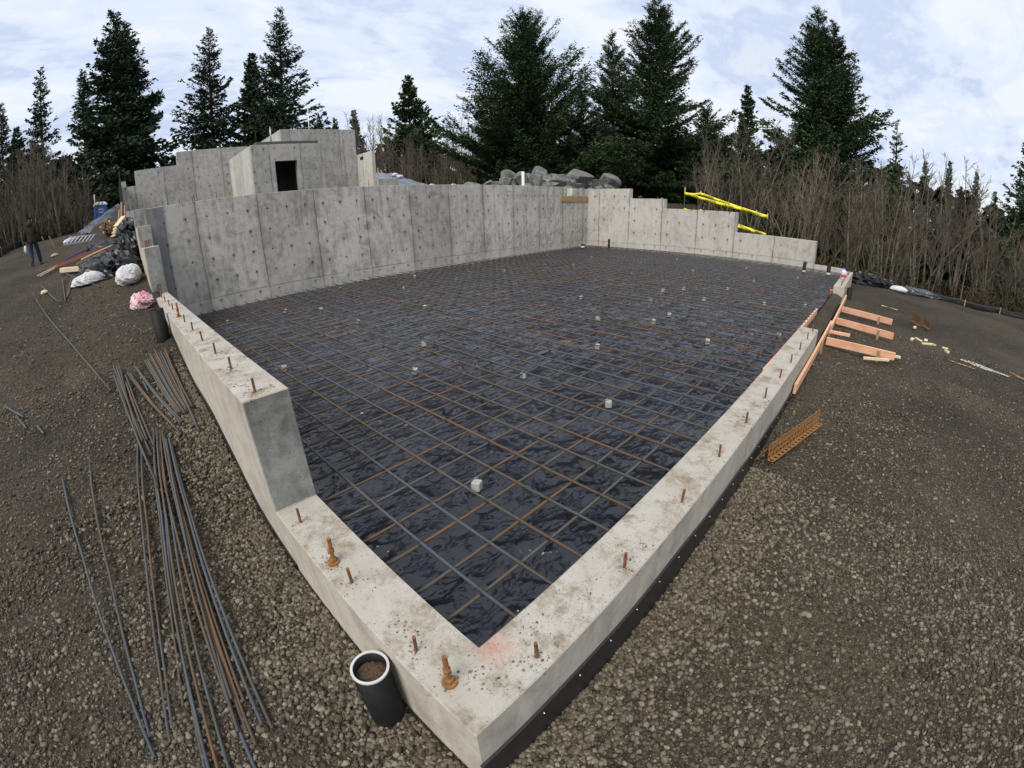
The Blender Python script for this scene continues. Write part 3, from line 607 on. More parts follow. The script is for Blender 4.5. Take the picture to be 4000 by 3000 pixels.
# ------------------------------------------------------------------ slab: sheet, rebar mat, spacer blocks
def build_slab():
    xs = np.concatenate([np.arange(.0, 8, .045), np.arange(8, 18.58, .1), [18.58]]); ys = np.concatenate([np.arange(0.0, 6, .045), np.arange(6, 12.03, .1), [12.03]])
    X, Y = np.meshgrid(xs, ys)
    wx = X + (fbm(X * 1.1, Y * 1.1, 3, 1) - .5) * .9; wy = Y + (fbm(X * 1.1, Y * 1.1, 3, 2) - .5) * .9
    Z = -.090 + .055 * (ridge(wx * 1.1, wy * 2.1, 4, 1.0) ** 2 - .4) + .024 * (fbm(X * .6, Y * .6, 3, 4) - .5)
    nx, ny = len(xs), len(ys); i = np.arange(nx * ny).reshape(ny, nx)
    F = np.stack([i[:-1, :-1], i[:-1, 1:], i[1:, 1:], i[1:, :-1]], -1).reshape(-1, 4)
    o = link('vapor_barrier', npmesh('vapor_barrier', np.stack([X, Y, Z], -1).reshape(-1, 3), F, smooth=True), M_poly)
    setprops(o, 'wrinkled black plastic sheet under the rebar mat, dusted with dirt', 'plastic sheet')
    A = [.295, .608, .892, 1.213, 1.506, 1.828, 2.126, 2.468, 2.738, 3.014, 3.331, 3.628, 3.937, 4.238]
    B = [.292, .578, .88, 1.187, 1.495, 1.812, 2.123, 2.431]
    while A[-1] < 18.2: A.append(A[-1] + .305 + R.uniform(-.015, .015))
    while B[-1] < 11.6: B.append(B[-1] + .305 + R.uniform(-.015, .015))
    e = empty('rebar_mat', (9.2, 6, -.02), 'square grid of tied rusty and blue rebar covering the whole slab', 'rebar mat')
    inv = Matrix.Translation((-9.2, -6, .02)); r = .0112
    def bar(p, q, ms):
        o = link('rebar_bar', tubemesh('rebar_bar', [tuple(np.array(p) + (np.array(q) - np.array(p)) * t / 6 + ([R.uniform(-.013, .013), R.uniform(-.013, .013), R.uniform(-.006, .002)] if 0 < t < 6 else [0, 0, 0])) for t in range(7)], r, 6), ms, e); o.matrix_parent_inverse = inv
    for k, a in enumerate(A):
        w = R.uniform(-.012, .012); bar((a + w, 11.99 - R.uniform(0, .12), .010), (a - w, .012, .010), R.choice([M_rebar, M_rebar, M_rebar_blue, M_rebar_blue, M_rebar, M_rebar_rust]))
    for k, b in enumerate(B):
        w = R.uniform(-.012, .012); bar((.012, b + w, -.0105), (18.53 - R.uniform(0, .1), b - w, -.0105), R.choice([M_rebar, M_rebar, M_rebar_blue, M_rebar_rust]))
    P = []
    for i, a in enumerate(A):
        for j, b in enumerate(B):
            if (i + j) % 2 or (a > 7 and R.random() < .5): continue
            for s in range(2):
                t = R.uniform(0, PI); pts = [(a + .016 * math.cos(t + k * 1.1), b + .016 * math.sin(t + k * 1.1), .004 + .014 * math.sin(k * 1.3 + s)) for k in range(5)]
                v, f, _ = tube(pts, .0022, 3, False); P.append((v, f))
            v, f, _ = tube([(a, b, .016), (a + R.uniform(-.035, .035), b + R.uniform(-.035, .035), .024), (a + R.uniform(-.05, .05), b + R.uniform(-.05, .05), R.uniform(.01, .035))], .0022, 3, False); P.append((v, f))
    V, F = merge(P); o = link('tie_wire', pymesh('tie_wire', V, F), M_wire, e); o.matrix_parent_inverse = inv; o['kind'] = 'stuff'
    # spacer blocks under the mat
    spots = [(1.02, 1.13), (2.99, 1.15), (3.01, 4.59), (4.62, 2.36), (3.07, 6.9), (4.67, 6.85), (3.11, 8.82), (7.23, 10.95), (7.56, 9.22), (3.03, 2.44), (7.26, 2.39), (6.57, 2.4), (6.0, 1.15), (6.09, 3.3), (7.5, 4.66), (8.27, 3.31), (9.21, 2.4), (9.86, 1.17), (10.55, .32), (7.29, .29), (11.05, 2.43), (10.14, 3.29), (13.52, 4.37), (14.31, 6.75), (14.52, 9.06), (14.25, 11.13), (8.91, 10.23), (9.56, 9.18), (2.52, 9.6), (4.9, 11.52), (13.09, 2.23), (9.58, 3.61), (1.0, 5.33), (2.2, 3.67), (16.2, 3.3), (16.5, 6.2), (12.1, 8.2), (11.6, 5.6), (5.8, 9.4), (1.2, 9.9), (15.4, 1.3)]
    bl = None
    for k, (x, y) in enumerate(spots):
        if bl is None:
            me = boxmesh('spacer_block', -.036, .036, -.036, .036, 0, .078, .006); bl = o = link('spacer_block', me, M_block)
            v1 = [tube([(-.03, 0, .07), (-.034, .006, .098), (0, .01, .105), (.032, .004, .097), (.03, 0, .07)], .002, 4)]
            link('tie', pymesh('tie', v1[0][0], v1[0][1]), M_alu, o)
        else:
            o = bl.copy(); COL.objects.link(o); c = bl.children[0].copy(); COL.objects.link(c); c.parent = o
        o.location = (x, y, -.085); o.rotation_euler = (R.uniform(-.1, .1), R.uniform(-.1, .1), R.uniform(0, 1.5))
        setprops(o, 'pale grey concrete cube propping up the rebar mat', 'spacer block', 'concrete spacer blocks under the rebar mat')
        if k == 0: o['label'] = 'pale concrete cube tied with wire, nearest to the camera under the mat'; del o['group']
build_slab()

# ------------------------------------------------------------------ pipes and small fittings
def pipe(name, x, y, z0, z1, r, label, cat='pipe', fill=True, rim=M_blackpipe, wall=.012, band=False):
    V, F = lathe([(r, 0), (r, z1 - z0 - .001), (r - wall, z1 - z0 - .001), (r - wall, z1 - z0 - .12)], 28)
    o = link(name, pymesh(name, V, F, smooth=False), M_blackpipe, None, (x, y, z0))
    o.data.polygons.foreach_set('use_smooth', [True] * 28 + [False] * 28 + [True] * 28)
    if rim is not M_blackpipe:
        v, f = lathe([(r + .002, -.004), (r + .002, .006), (r - wall + .003, .006), (r - wall + .003, -.03)], 28); link('rim', pymesh('rim', [(a, b, c + z1 - z0) for a, b, c in v], f), rim, o)
    if fill:
        d = [(0, 0)]; n = 28; V = [(0, 0, z1 - z0 - .04)]; F = []
        for rr in (.4, .75, 1.0):
            for k in range(n): V.append(((r - wall) * rr * math.cos(2 * PI * k / n), (r - wall) * rr * math.sin(2 * PI * k / n), z1 - z0 - .045 + R.uniform(-.012, .012) - .02 * (rr > .8)))
        for k in range(n): F.append((0, 1 + k, 1 + (k + 1) % n))
        for q in range(2):
            for k in range(n): F.append((1 + q * n + k, 1 + q * n + n + k, 1 + q * n + n + (k + 1) % n, 1 + q * n + (k + 1) % n))
        link('soil_fill', pymesh('soil_fill', V, F, smooth=True), bpy.data.materials.get('soil') or plain('soil', (.075, .052, .034), .95, .1, .6, 60, .8), o)
    if band:
        v, f = lathe([(r + .004, .09), (r + .004, .16)], 20); link('band', pymesh('band', v, f), M_white, o)
    setprops(o, label, cat); return o
pipe('drain_pipe', -.432, .335, -.55, -.005, .098, 'wide black drain pipe with white rim, filled with soil, at the near corner', rim=plain('grey_white_rim', (.46, .46, .44), .6, .3, .1, 20, .1), wall=.014)
pipe('drain_pipe', -.462, 6.42, .45, 1.06, .105, 'black standing drain pipe outside the bolted wall near the pink bag')
pipe('drain_pipe', 15.3, -.44, -.6, -.06, .09, 'black pipe stub at the far end of the lumber form', rim=M_blackpipe)
pipe('drain_pipe', 18.05, 10.4, -.1, .42, .055, 'thin black riser pipe by the pale stepped wall', fill=False)
pipe('drain_pipe', 17.6, 11.6, -.1, .14, .1, 'squat black capped pipe in the inner wall corner', fill=False, band=True)
pipe('drain_pipe', 17.05, 1.36, -.1, .36, .06, 'black riser pipe with a white band, second from the water jug', fill=False, band=True)
pipe('drain_pipe', 17.55, .52, -.1, .32, .075, 'black riser pipe with a white band close to the water jug', fill=False, band=True)
V, F = lathe([(.05, 0), (.05, 1.0), (.042, 1.0), (.042, .8)], 20); o = link('white_pipe', pymesh('white_pipe', V, F, smooth=True), M_white, None, (14.26, 12.5, 2.48)); o.scale = (1.25, 1.25, 1.0)
setprops(o, 'white plastic pipe standing behind the tall wall before the boulders', 'pipe')
def build_jug():
    g = G('clear_jug_plastic'); g.b.inputs['Transmission Weight'].default_value = .35; M = g.done((.72, .78, .86), .3, .4)
    V, F = lathe([(0.001, 0), (.09, 0), (.1, .02), (.1, .22), (.085, .28), (.03, .33), (.028, .36), (.001, .362)], 20)
    o = link('water_jug', pymesh('water_jug', V, F, smooth=True), M, None, (15.95, -.13, .086))
    v, f = lathe([(.034, .345), (.034, .385), (.001, .386)], 16); link('cap', pymesh('cap', v, f), M_blue, o)
    v = []; f = []
    for k in range(9):
        a = PI * .75 + k * PI / 10; v += [(.1018 * math.cos(a), .1018 * math.sin(a), .07), (.1018 * math.cos(a), .1018 * math.sin(a), .17)]
        if k: f.append((2 * k - 2, 2 * k, 2 * k + 1, 2 * k - 1))
    link('paper_label', pymesh('paper_label', v, f), plain('red_label', (.5, .06, .07), .5, .3, .4, 25), o)
    setprops(o, 'clear water jug with blue cap and red label on the low wall', 'jug')
build_jug()
def build_cap():
    V, F, _ = tube([(13.05, -.02, -.3), (13.05, -.02, .06)], .009, 6); o = link('rebar_stake', pymesh('rebar_stake', V, F), M_rebar_rust)
    v, f = lathe([(.018, -.09), (.018, -.01), (.05, -.005), (.05, .008), (.001, .014)], 14); link('safety_cap', pymesh('safety_cap', [(a + 13.05, b - .02, c + .07) for a, b, c in v], f), M_orange, o)
    setprops(o, 'upright rebar stub wearing an orange mushroom safety cap', 'rebar stake')
build_cap()
setprops(link('form_plank', boxmesh('form_plank', 16.35, 18.56, 11.985, 12.025, 2.165, 2.43, .005), M_oldwood), 'brown weathered plank spanning the notch in the tall wall', 'plank')

# ------------------------------------------------------------------ lumber form at the opening
def board(name, p, q, h, t, mat, label, cat='board', group=None):
    p = Vector(p); q = Vector(q); L = (q - p).length; V, F = boxv(0, L, -t / 2, t / 2, 0, h)
    me = pymesh(name, V, F); bevel(me, .003); a = (q - p)
    o = link(name, me, mat); o.location = p
    x = a.normalized(); y = Vector((0, 0, 1)).cross(x).normalized(); z = x.cross(y); o.rotation_euler = Matrix((x, y, z)).transposed().to_euler()
    setprops(o, label, cat, group); return o
board('form_board', (5.5, -.365, -.365), (10.1, -.365, -.33), .15, .042, M_woodx, 'long fresh pink board outside the low wall, nearest the camera')
board('form_board', (9.75, -.408, -.325), (14.15, -.408, -.29), .15, .042, M_woodx, 'fresh board running on to the black pipe stub, lapped on the long one')
board('form_board', (5.05, .024, -.10), (10.3, .024, -.15), .14, .042, M_woodx, 'fresh board inside the slab edge, end sticking out past the low wall')
for (x0, x1, lab) in ((12.45, 12.15, 'brace board lying out from the form, farthest of three'), (10.75, 10.45, 'brace board lying out from the form, middle of three'), (8.6, 8.66, 'brace board lying out from the form, nearest of three')):
    b = board('brace_board', (x0, -.434, -.365), (x1, -1.78, -.38), .15, .042, M_woody, lab, 'board', 'brace boards holding the form')
    v, f = boxv(1.0, 1.06, -.033, -.023, -.1, .12); link('stake_plate', pymesh('stake_plate', v, f), M_oldwood, b)
    v, f = lathe([(.001, 0), (.012, 0), (.012, .006), (.001, .006)], 8); link('screw', pymesh('screw', [(1.03 + a, -.034 - c, .07 + bb) for a, bb, c in v], f), M_alu, b)
board('wood_block', (9.0, -.434, -.215), (9.03, -.85, -.215), .06, .06, M_woody, 'short wood block where the nearest brace meets the form', 'wood block')
for x in (8.05, 9.55, 11.2, 12.7): setprops(link('form_stake', boxmesh('form_stake', x, x + .04, -.455 if x > 9.8 else -.43, -.431 if x > 9.8 else -.389, -.6, -.2), M_oldwood), 'thin wood stake driven behind the fresh form boards', 'stake', 'stakes behind the form boards')

def chips():
    sp = [(10.99, -2.26, .09, .035, 'pinkish offcut at one end of the loose wood heap'), (11.08, -2.42, .12, .03, 'upright looking pale offcut inside the loose wood heap'), (10.85, -2.60, .13, .03, 'longest pale offcut across the loose wood heap'), (11.2, -2.6, .08, .04, 'stubby offcut on the far side of the loose wood heap'), (10.95, -2.76, .07, .03, 'small chip at the outer edge of the loose wood heap'),
          (10.85, -3.04, .07, .03, 'pale chip lying alone toward the spray paint'), (10.6, -3.05, .07, .035, 'pale chip next to the one toward the spray paint'), (12.57, -2.42, .06, .035, 'single chip near the far rusty plates'), (8.86, -1.2, .09, .05, 'tan chip beside the nearest brace board'), (8.45, -1.44, .26, .022, 'thin pale stick before the nearest brace board'), (9.01, -1.86, .06, .03, 'tiny chip at the outer end of the nearest brace'), (14.81, -1.76, .28, .02, 'thin pale stick lying near the far black plastic')]
    for x, y, l, w, lab in sp:
        me = boxmesh('wood_scrap', -l, l, -w, w, 0, .05, .004); o = link('wood_scrap', me, M_chipwood, None, (x, y, gz(x, y) + .015)); o.rotation_euler = (R.uniform(-.15, .15), R.uniform(-.1, .1), R.uniform(0, 3)); setprops(o, lab, 'wood scrap')
chips()
def perforated(name, origin, axis_, L, h, flange, label, lean=0.0):
    cx, cz = .082, .062; n = max(2, int(L / cx)); V = []; F = []
    def sheet(fn, rows):
        for i in range(n):
            for j in range(rows):
                b = len(V); hole = True
                c = [(i * cx, j * cz), ((i + 1) * cx, j * cz), ((i + 1) * cx, (j + 1) * cz), (i * cx, (j + 1) * cz)]
                m = ((i + .5 + .2 * (j % 2) - .1) * cx, (j + .5) * cz); ring = [(m[0] + .022 * math.cos(PI / 8 + k * PI / 4), m[1] + .024 * math.sin(PI / 8 + k * PI / 4)) for k in range(8)]
                for p in c + ring: V.append(fn(*p))
                r = [b + 4 + k for k in range(8)]; q = [b, b + 1, b + 2, b + 3]   # ring k=0 at 22.5deg
                F.extend([(q[2], r[1], r[0]), (q[1], q[2], r[0], r[7]), (q[1], r[7], r[6]), (q[0], q[1], r[6], r[5]), (q[0], r[5], r[4]), (q[3], q[0], r[4], r[3]), (q[3], r[3], r[2]), (q[2], q[3], r[2], r[1])])
    sheet(lambda s, t: (s, 0, t), max(1, round(h / cz)))
    if flange: sheet(lambda s, t: (s, -t - .0005, .002), max(1, round(flange / cz)))
    V = orient(V, (0, 0, 0), axis_, (0, lean, 1))
    me = pymesh(name, V, F); o = link(name, me, M_rust_bright, None, origin)
    md = o.modifiers.new('thick', 'SOLIDIFY'); md.thickness = .005; md.offset = 0
    setprops(o, label, 'steel angle'); return o
perforated('perforated_angle', (3.62, -.475, gz(3.5, -.5) + .075), (1.26, -.34, .03), 1.32, .19, .07, 'rusty perforated steel angle lying on gravel beside the low wall', .10)
perforated('perforated_angle', (3.56, -.35, gz(3.5, -.5) + .06), (1.26, -.34, .03), 1.15, .13, .0, 'second rusty perforated strip tucked behind the longer angle', -.5)
perforated('perforated_angle', (13.5, -2.42, gz(13, -2.5) + .05), (-.55, -.2, 0), .6, .26, .07, 'rusty perforated plate standing far out on the gravel, the taller', .3)
perforated('perforated_angle', (13.2, -2.72, gz(13, -2.6) + .05), (-.4, -.14, 0), .45, .2, .07, 'rusty perforated plate standing far out on the gravel, the shorter', .3)
def paint(label, pts, w, col, seed):
    g = G('spray_paint'); n = g.noise(g.V('ADD', g.pos, (seed, 0, 0)), 26, 5, .75); n2 = g.noise(g.pos, 5, 3)
    g.put(g.b.inputs['Alpha'], g.M('MULTIPLY', g.ramp(n, [(.46, 0.0), (.56, .95)]), g.ramp(n2, [(.3, .3), (.5, 1.0)]))); m = g.done(col, .9, .1)
    V = []; F = []
    for i, (x, y) in enumerate(pts):
        a = Vector(pts[min(i + 1, len(pts) - 1)]) - Vector(pts[max(i - 1, 0)]); nrm = Vector((-a.y, a.x)).normalized() * w * R.uniform(.6, 1.2) * (.35 if i in (0, len(pts) - 1) else 1)
        for s in (-1, 1): q = Vector((x, y)) + nrm * s; V.append((q.x, q.y, gz(q.x, q.y) + .05 + .012))
    for i in range(len(pts) - 1): F.append((2 * i, 2 * i + 1, 2 * i + 3, 2 * i + 2))
    setprops(link('paint_mark', pymesh('paint_mark', V, F), m), label, 'paint mark', None, 'structure')
paint('white spray paint streak on the gravel', [(10.1, -3.3), (10.05, -3.55), (9.9, -3.8), (9.85, -4.05), (9.75, -4.35)], .12, (.7, .69, .66), 3)
paint('orange spray paint streak beside the white one', [(9.75, -3.0), (9.65, -3.25), (9.6, -3.55)], .06, (.55, .3, .15), 7)
paint('orange spray paint streak near the frame edge', [(10.2, -4.45), (10.0, -4.65), (9.8, -4.9)], .07, (.6, .33, .16), 12)

# ------------------------------------------------------------------ loose rebar on the ground
def rod(a, b, r, mat, label, group, sag=.0, lift=0.0, n=7):
    P = []
    for k in range(n):
        t = k / (n - 1); x = a[0] + (b[0] - a[0]) * t; y = a[1] + (b[1] - a[1]) * t
        P.append((x + sag * math.sin(PI * t), y, max(gz(x, y), -.6) + r + .012 + lift))
    mx = [p[2] for p in P]      # steel spans the dips
    for k in range(1, n - 1):
        t = k / (n - 1); P[k] = (P[k][0], P[k][1], max(P[k][2], mx[0] * (1 - t) + mx[-1] * t - .12))
    c = Vector(P[n // 2]); me = tubemesh('rebar_rod', [Vector(p) - c for p in P], r * 1.3, 8)
    o = link('rebar_rod', me, mat, None, c); setprops(o, label, 'rebar rod', group); return o
GL = 'long blue grey rods fanned out in the nearest bundle'
def build_rods():
    rod((-1.64, 3.81), (-1.72, 1.0), .0085, M_rebar_blue, 'long blue grey rod lying apart, second from the outside of the pile', None)
    rod((-1.93, 3.56), (-1.73, .85), .0085, M_rebar_blue, 'outermost long rod, crossing its neighbour at the near end', None, lift=.008)
    rod((-1.13, 3.7), (-1.61, .9), .0085, M_rebar_blue, 'outer rod of the loose pair beside the nearest bundle', None)
    rod((-1.11, 3.55), (-1.56, 1.0), .0085, M_rebar, 'inner rod of the loose pair beside the nearest bundle', None)
    m = [((-.99, 3.5), (-1.45, 1.09)), ((-.94, 3.83), (-1.48, .45)), ((-.91, 3.77), (-1.43, .4)), ((-.89, 3.77), (-1.5, .5)), ((-.88, 3.76), (-1.37, .4)), ((-.86, 3.73), (-1.15, .95)), ((-.95, 3.54), (-1.23, .35)), ((-.86, 3.59), (-1.09, .9)), ((-.85, 3.54), (-1.2, .73)), ((-.85, 3.52), (-1.16, .72)), ((-.81, 3.57), (-1.02, .64)), ((-.82, 3.54), (-1.06, .69)), ((-.85, 3.69), (-1.15, .61))]
    for k, (a, b) in enumerate(m):
        rod(a, b, .0085, [M_rebar_blue, M_rebar_blue, M_rebar, M_rebar_blue, M_rebar][k % 5], 'long ribbed rod fanned out in the nearest bundle', GL, lift=(k % 3) * .011)
    GB = 'grey rods in the middle bundle'
    for k, (a, b) in enumerate([((-1.25, 5.87), (-1.03, 3.42)), ((-1.21, 5.83), (-1.08, 3.68)), ((-1.17, 5.81), (-1.11, 3.47)), ((-1.26, 5.56), (-1.06, 3.0)), ((-1.11, 5.46), (-.98, 3.53)), ((-1.12, 5.23), (-1.03, 3.67)), ((-1.23, 5.46), (-1.1, 3.46))]):
        rod(a, b, .009, [M_rebar_blue, M_rebar][k % 2], 'blue grey rod in the middle bundle, laid over the near bundle', GB, lift=(k % 2) * .012)
    rod((-.97, 5.64), (-.65, 3.8), .009, M_rebar_blue, 'outer rod of the loose pair beside the rusty bundle', None); rod((-.95, 5.58), (-.63, 3.82), .009, M_rebar_blue, 'inner rod of the loose pair beside the rusty bundle', None)
    rod((-1.08, 5.5), (-.7, 3.6), .009, M_rebar, 'outer rod of the pair left of the rusty bundle, brown near its end', None); rod((-1.05, 5.47), (-.69, 3.57), .009, M_rebar_rust, 'inner rod of the pair left of the rusty bundle, rust tipped', None)
    rod((-.91, 5.14), (-.88, 4.85), .009, M_rebar_blue, 'short steel stub lying between the loose pairs', None)
    GD = 'short rusty rods in the bundle against the bolted wall'
    for k in range(16):
        t = k / 15; a = (-.82 + .33 * t + R.uniform(-.01, .01), 5.68 + .2 * math.sin(t * 3) + R.uniform(-.1, .1)); b = (-.64 + .17 * t + R.uniform(-.01, .01), 4.05 - .1 * math.sin(t * 3) + R.uniform(-.06, .06))
        rod(a, b, .0095, [M_rebar_rust, M_rebar, M_rebar_rust, M_rebar_blue][k % 4] if k > 3 else M_rebar_rust, 'short rod in the rusty bundle against the bolted wall', GD, lift=(k % 3) * .014)
    rod((-.5, 5.86), (-.52, 3.48), .0095, M_rebar, 'long rod reaching out past the rusty bundle', None, lift=.03)
    rod((-3.1, 11.76), (-1.33, 5.17), .009, M_rebar, 'very long single rod running up the slope', None, n=10)
    for a, b, l in (((-2.82, 5.72), (-2.5, 5.26), 'grey rod offcut, farthest of three lying in the open gravel'), ((-2.61, 5.34), (-2.44, 4.96), 'brown rod offcut, middle of three lying in the open gravel'), ((-2.3, 4.94), (-2.2, 4.7), 'half blue half rusty rod offcut, nearest of three in the open')): rod(a, b, .011, R.choice([M_rebar, M_rebar_rust]), l, None)
    for a, b, l in (((-2.91, 12.09), (-2.35, 10.53), 'thin dark rod pointing down the slope from the long single rod'), ((-2.37, 12.19), (-2.21, 10.47), 'thin dark rod alone before the cut timber'), ((-2.12, 12.2), (-2.2, 10.76), 'one of two close thin rods before the cut timber, left one'), ((-2.06, 12.13), (-2.19, 10.76), 'one of two close thin rods before the cut timber, right one'), ((-2.27, 12.46), (-1.91, 11.79), 'thin dark rod poking under the flat white bag, far side'), ((-1.72, 11.5), (-1.42, 10.91), 'thin dark rod poking out under the flat white bag, near side')): rod(a, b, .011, M_rebar_blue, l, None)
build_rods()

# ------------------------------------------------------------------ left slope: plastic, bags, ladder, timber
def blob(name, c, size, mat, label, cat, seed, amp=.3, fr=3.0, flat=.25, rot=0, n=(40, 22)):
    nu, nv = n; V = []; F = []
    for j in range(nv + 1):
        ph = PI * j / nv
        for i in range(nu):
            t = 2 * PI * i / nu; d = np.array([math.cos(t) * math.sin(ph), math.sin(t) * math.sin(ph), math.cos(ph)])
            a, b, z = d * fr; rr = 1 + amp * (float(ridge(a + z * .7 + 20, b - z * .5 + 20, 4, seed)) - .55) * 2
            p = d * rr; p[2] = p[2] * (1 if p[2] > 0 else flat); V.append((p[0] * size[0], p[1] * size[1], p[2] * size[2]))
    for j in range(nv):
        for i in range(nu): i2 = (i + 1) % nu; F.append((j * nu + i, (j + 1) * nu + i, (j + 1) * nu + i2, j * nu + i2))
    o = link(name, pymesh(name, V, F, smooth=False), mat, None, c); o.rotation_euler = (0, 0, rot); setprops(o, label, cat); return o
def sheet(name, P00, P10, P01, P11, mat, label, cat, amp=.12, fr=1.2, seed=0, hump=0.0, n=70, thick=0):
    u, v = np.meshgrid(np.linspace(0, 1, n), np.linspace(0, 1, n)); P = [np.array(p, float) for p in (P00, P10, P01, P11)]
    X = (P[0] * ((1 - u) * (1 - v))[..., None] + P[1] * (u * (1 - v))[..., None] + P[2] * ((1 - u) * v)[..., None] + P[3] * (u * v)[..., None])
    edge = 1 - .0 * u
    X[..., 2] += amp * (ridge(X[..., 0] * fr, X[..., 1] * fr, 4, seed) - .5) + hump * np.sin(PI * u) * np.sin(PI * v)
    X[..., 0] += (fbm(u * 5, v * 5, 3, seed + 1) - .5) * .35; X[..., 1] += (fbm(u * 5, v * 5, 3, seed + 2) - .5) * .35
    i = np.arange(n * n).reshape(n, n); F = np.stack([i[:-1, :-1], i[:-1, 1:], i[1:, 1:], i[1:, :-1]], -1).reshape(-1, 4)
    c = X.reshape(-1, 3).mean(0); o = link(name, npmesh(name, X.reshape(-1, 3) - c, F, smooth=True), mat, None, c); setprops(o, label, cat); return o
def build_left():
    sheet('tarp', (-2.35, 20.2, 2.98), (-.62, 17.6, 2.62), (-2.1, 28.0, 3.75), (-.44, 27.0, 4.36), M_tarp, 'shiny grey black sheet covering the slope beside the upper wall', 'tarp', .13, .9, 3, .1)
    blob('plastic_sheet', (-.95, 12.2, 1.45), (.60, .95, .50), M_poly_dry, 'crumpled black plastic heap behind the round white bag', 'plastic sheet', 1, .42, 2.6, .3, .3)
    blob('plastic_sheet', (-1.35, 12.6, 1.62), (.62, .7, .33), M_poly_dry, 'flat crumpled black plastic spread toward the cut timber', 'plastic sheet', 2, .4, 2.8, .3)
    blob('plastic_sheet', (-.52, 12.9, 1.8), (.32, .8, .55), M_poly_dry, 'black plastic bundle leaning on the stepped wall', 'plastic sheet', 3, .42, 2.4, .3)
    blob('plastic_sheet', (-1.15, 15.5, 2.12), (.75, .7, .26), M_poly_dry, 'black plastic roll lying below the ladder', 'plastic sheet', 4, .32, 2.4, .4, .2)
    blob('plastic_sheet', (-.45, 15.0, 2.42), (.3, .9, .42), M_poly_dry, 'upper black plastic bundle against the wall above the others', 'plastic sheet', 6, .42, 2.6, .3)
    blob('trash_bag', (-.72, 10.75, 1.38), (.29, .32, .27), M_bag, 'round white trash bag by the wall under the black plastic', 'bag', 5, .22, 2.2, .7)
    blob('trash_bag', (-1.66, 11.5, 1.44), (.42, .26, .22), M_bag, 'flattened white plastic bag in front of the black heap', 'bag', 8, .3, 2.0, .2, .35)
    g = G('pink_print_film'); n = g.noise(g.pos, 7, 4, .6, 1.5); c = g.mix(g.ramp(n, [(.42, 0.0), (.62, .85)]), (.58, .42, .45), (.52, .10, .14)); g.bump(n, .4, .02)
    blob('plastic_bag', (-.6, 8.42, .99), (.19, .2, .17), g.done(c, .4, .4), 'small pink and red printed plastic bag by the drain pipe', 'bag', 9, .5, 1.7, .7)
    # ladder
    a, b = Vector((-2.68, 17.2, 2.61)), Vector((-1.43, 17.8, 2.49)); ax = (b - a).normalized(); sd = Vector((.2, .4, .2))
    e = empty('ladder', a, 'aluminium ladder lying on the slope below the grey sheet', 'ladder')
    for s in (0, 1):
        L = (b - a).length; V, F = boxv(0, L, -.016, .016, -.026, .026); link('rail', pymesh('rail', orient(V, sd * s, ax, (0, 0, 1)), F), M_alu, e)
    for k in range(9):
        p = ax * ((b - a).length * (k + .6) / 9.4); V, F, _ = tube([p, p + sd], .02, 8); link('rung', pymesh('rung', V, F), M_alu, e)
    # timber
    board('timber', (-2.42, 12.75, 1.80), (-1.75, 12.3, 1.70), .11, .14, M_chipwood, 'thick sawn timber offcut before the black plastic', 'timber')
    board('timber', (-1.75, 12.45, 1.62), (-1.55, 12.4, 1.60), .12, .12, M_oldwood, 'dark short timber block between timber and white bag', 'timber')
    board('lath', (-3.15, 13.3, gz(-3.1, 13.3) + .02), (-2.65, 13.9, gz(-2.65, 13.9) + .03), .02, .035, M_chipwood, 'pale split lath lying alone in the dirt, upper one', 'lath')
    board('lath', (-3.05, 13.1, gz(-3.05, 13.1) + .02), (-2.7, 13.7, gz(-2.7, 13.7) + .02), .02, .03, M_chipwood, 'pale split lath lying alone in the dirt, lower one', 'lath')
    board('lath', (-2.85, 13.9, gz(-2.85, 13.9) + .03), (-1.3, 14.6, gz(-1.3, 14.6) + .06), .03, .05, plain('red_paint', (.42, .09, .05), .7), 'long reddish lath pointing at the black plastic', 'lath')
    board('lath', (-2.7, 13.75, gz(-2.7, 13.75) + .03), (-1.3, 14.2, gz(-1.3, 14.2) + .06), .03, .04, plain('orange_lath', (.45, .17, .08), .7), 'long orange lath just below the reddish one', 'lath')
    board('lath', (-2.5, 14.6, gz(-2.5, 14.6) + .05), (-1.5, 15.1, gz(-1.5, 15.1) + .10), .04, .06, plain('blue_lath', (.03, .06, .22), .6), 'blue painted lath under the black plastic roll', 'lath')
    board('lath', (-1.9, 13.6, gz(-1.9, 13.6) + .05), (-1.0, 14.1, gz(-1, 14.1) + .12), .035, .07, M_chipwood, 'pale board above the flat black plastic', 'lath')
    board('lath', (-2.0, 13.1, gz(-2, 13.1) + .05), (-1.2, 13.6, gz(-1.2, 13.6) + .1), .035, .07, M_oldwood, 'brown board above the flat black plastic', 'lath')
    gq = 'sawn sticks stacked by the ladder'
    for k in range(26):
        i = k % 6; j = k // 6; x = -1.25 + i * .09 + R.uniform(-.02, .02); z = 2.62 + j * .085 + R.uniform(-.02, .02)
        board('lumber_stick', (x, 16.4 + R.uniform(-.12, .12), z), (x + R.uniform(-.1, .25), 17.6, z + .05 + R.uniform(0, .08)), R.uniform(.04, .08), R.uniform(.035, .08), R.choice([M_chipwood, M_oldwood, M_oldwood]), 'short sawn stick in the stack by the ladder', 'lumber', gq)
    for k in range(4):
        board('plank', (-.95 + k * .05, 15.9, 2.45 + .1 * k), (-.48, 17.0 + .2 * k, 2.75 + .12 * k), .03, .16, M_chipwood, 'pale plank leaning toward the wall above the plastic', 'plank', 'pale planks above the black plastic')
    for k, (x, y, dz) in enumerate(((-.62, 18.4, 1.1), (-.5, 18.9, 1.0), (-.75, 17.9, .8))): board('plank', (x, y, 2.4), (x + .18, y + .1, 2.6 + dz), .04, .1, M_oldwood, 'dark plank standing against the upper wall end', 'plank', 'dark planks against the upper wall end')
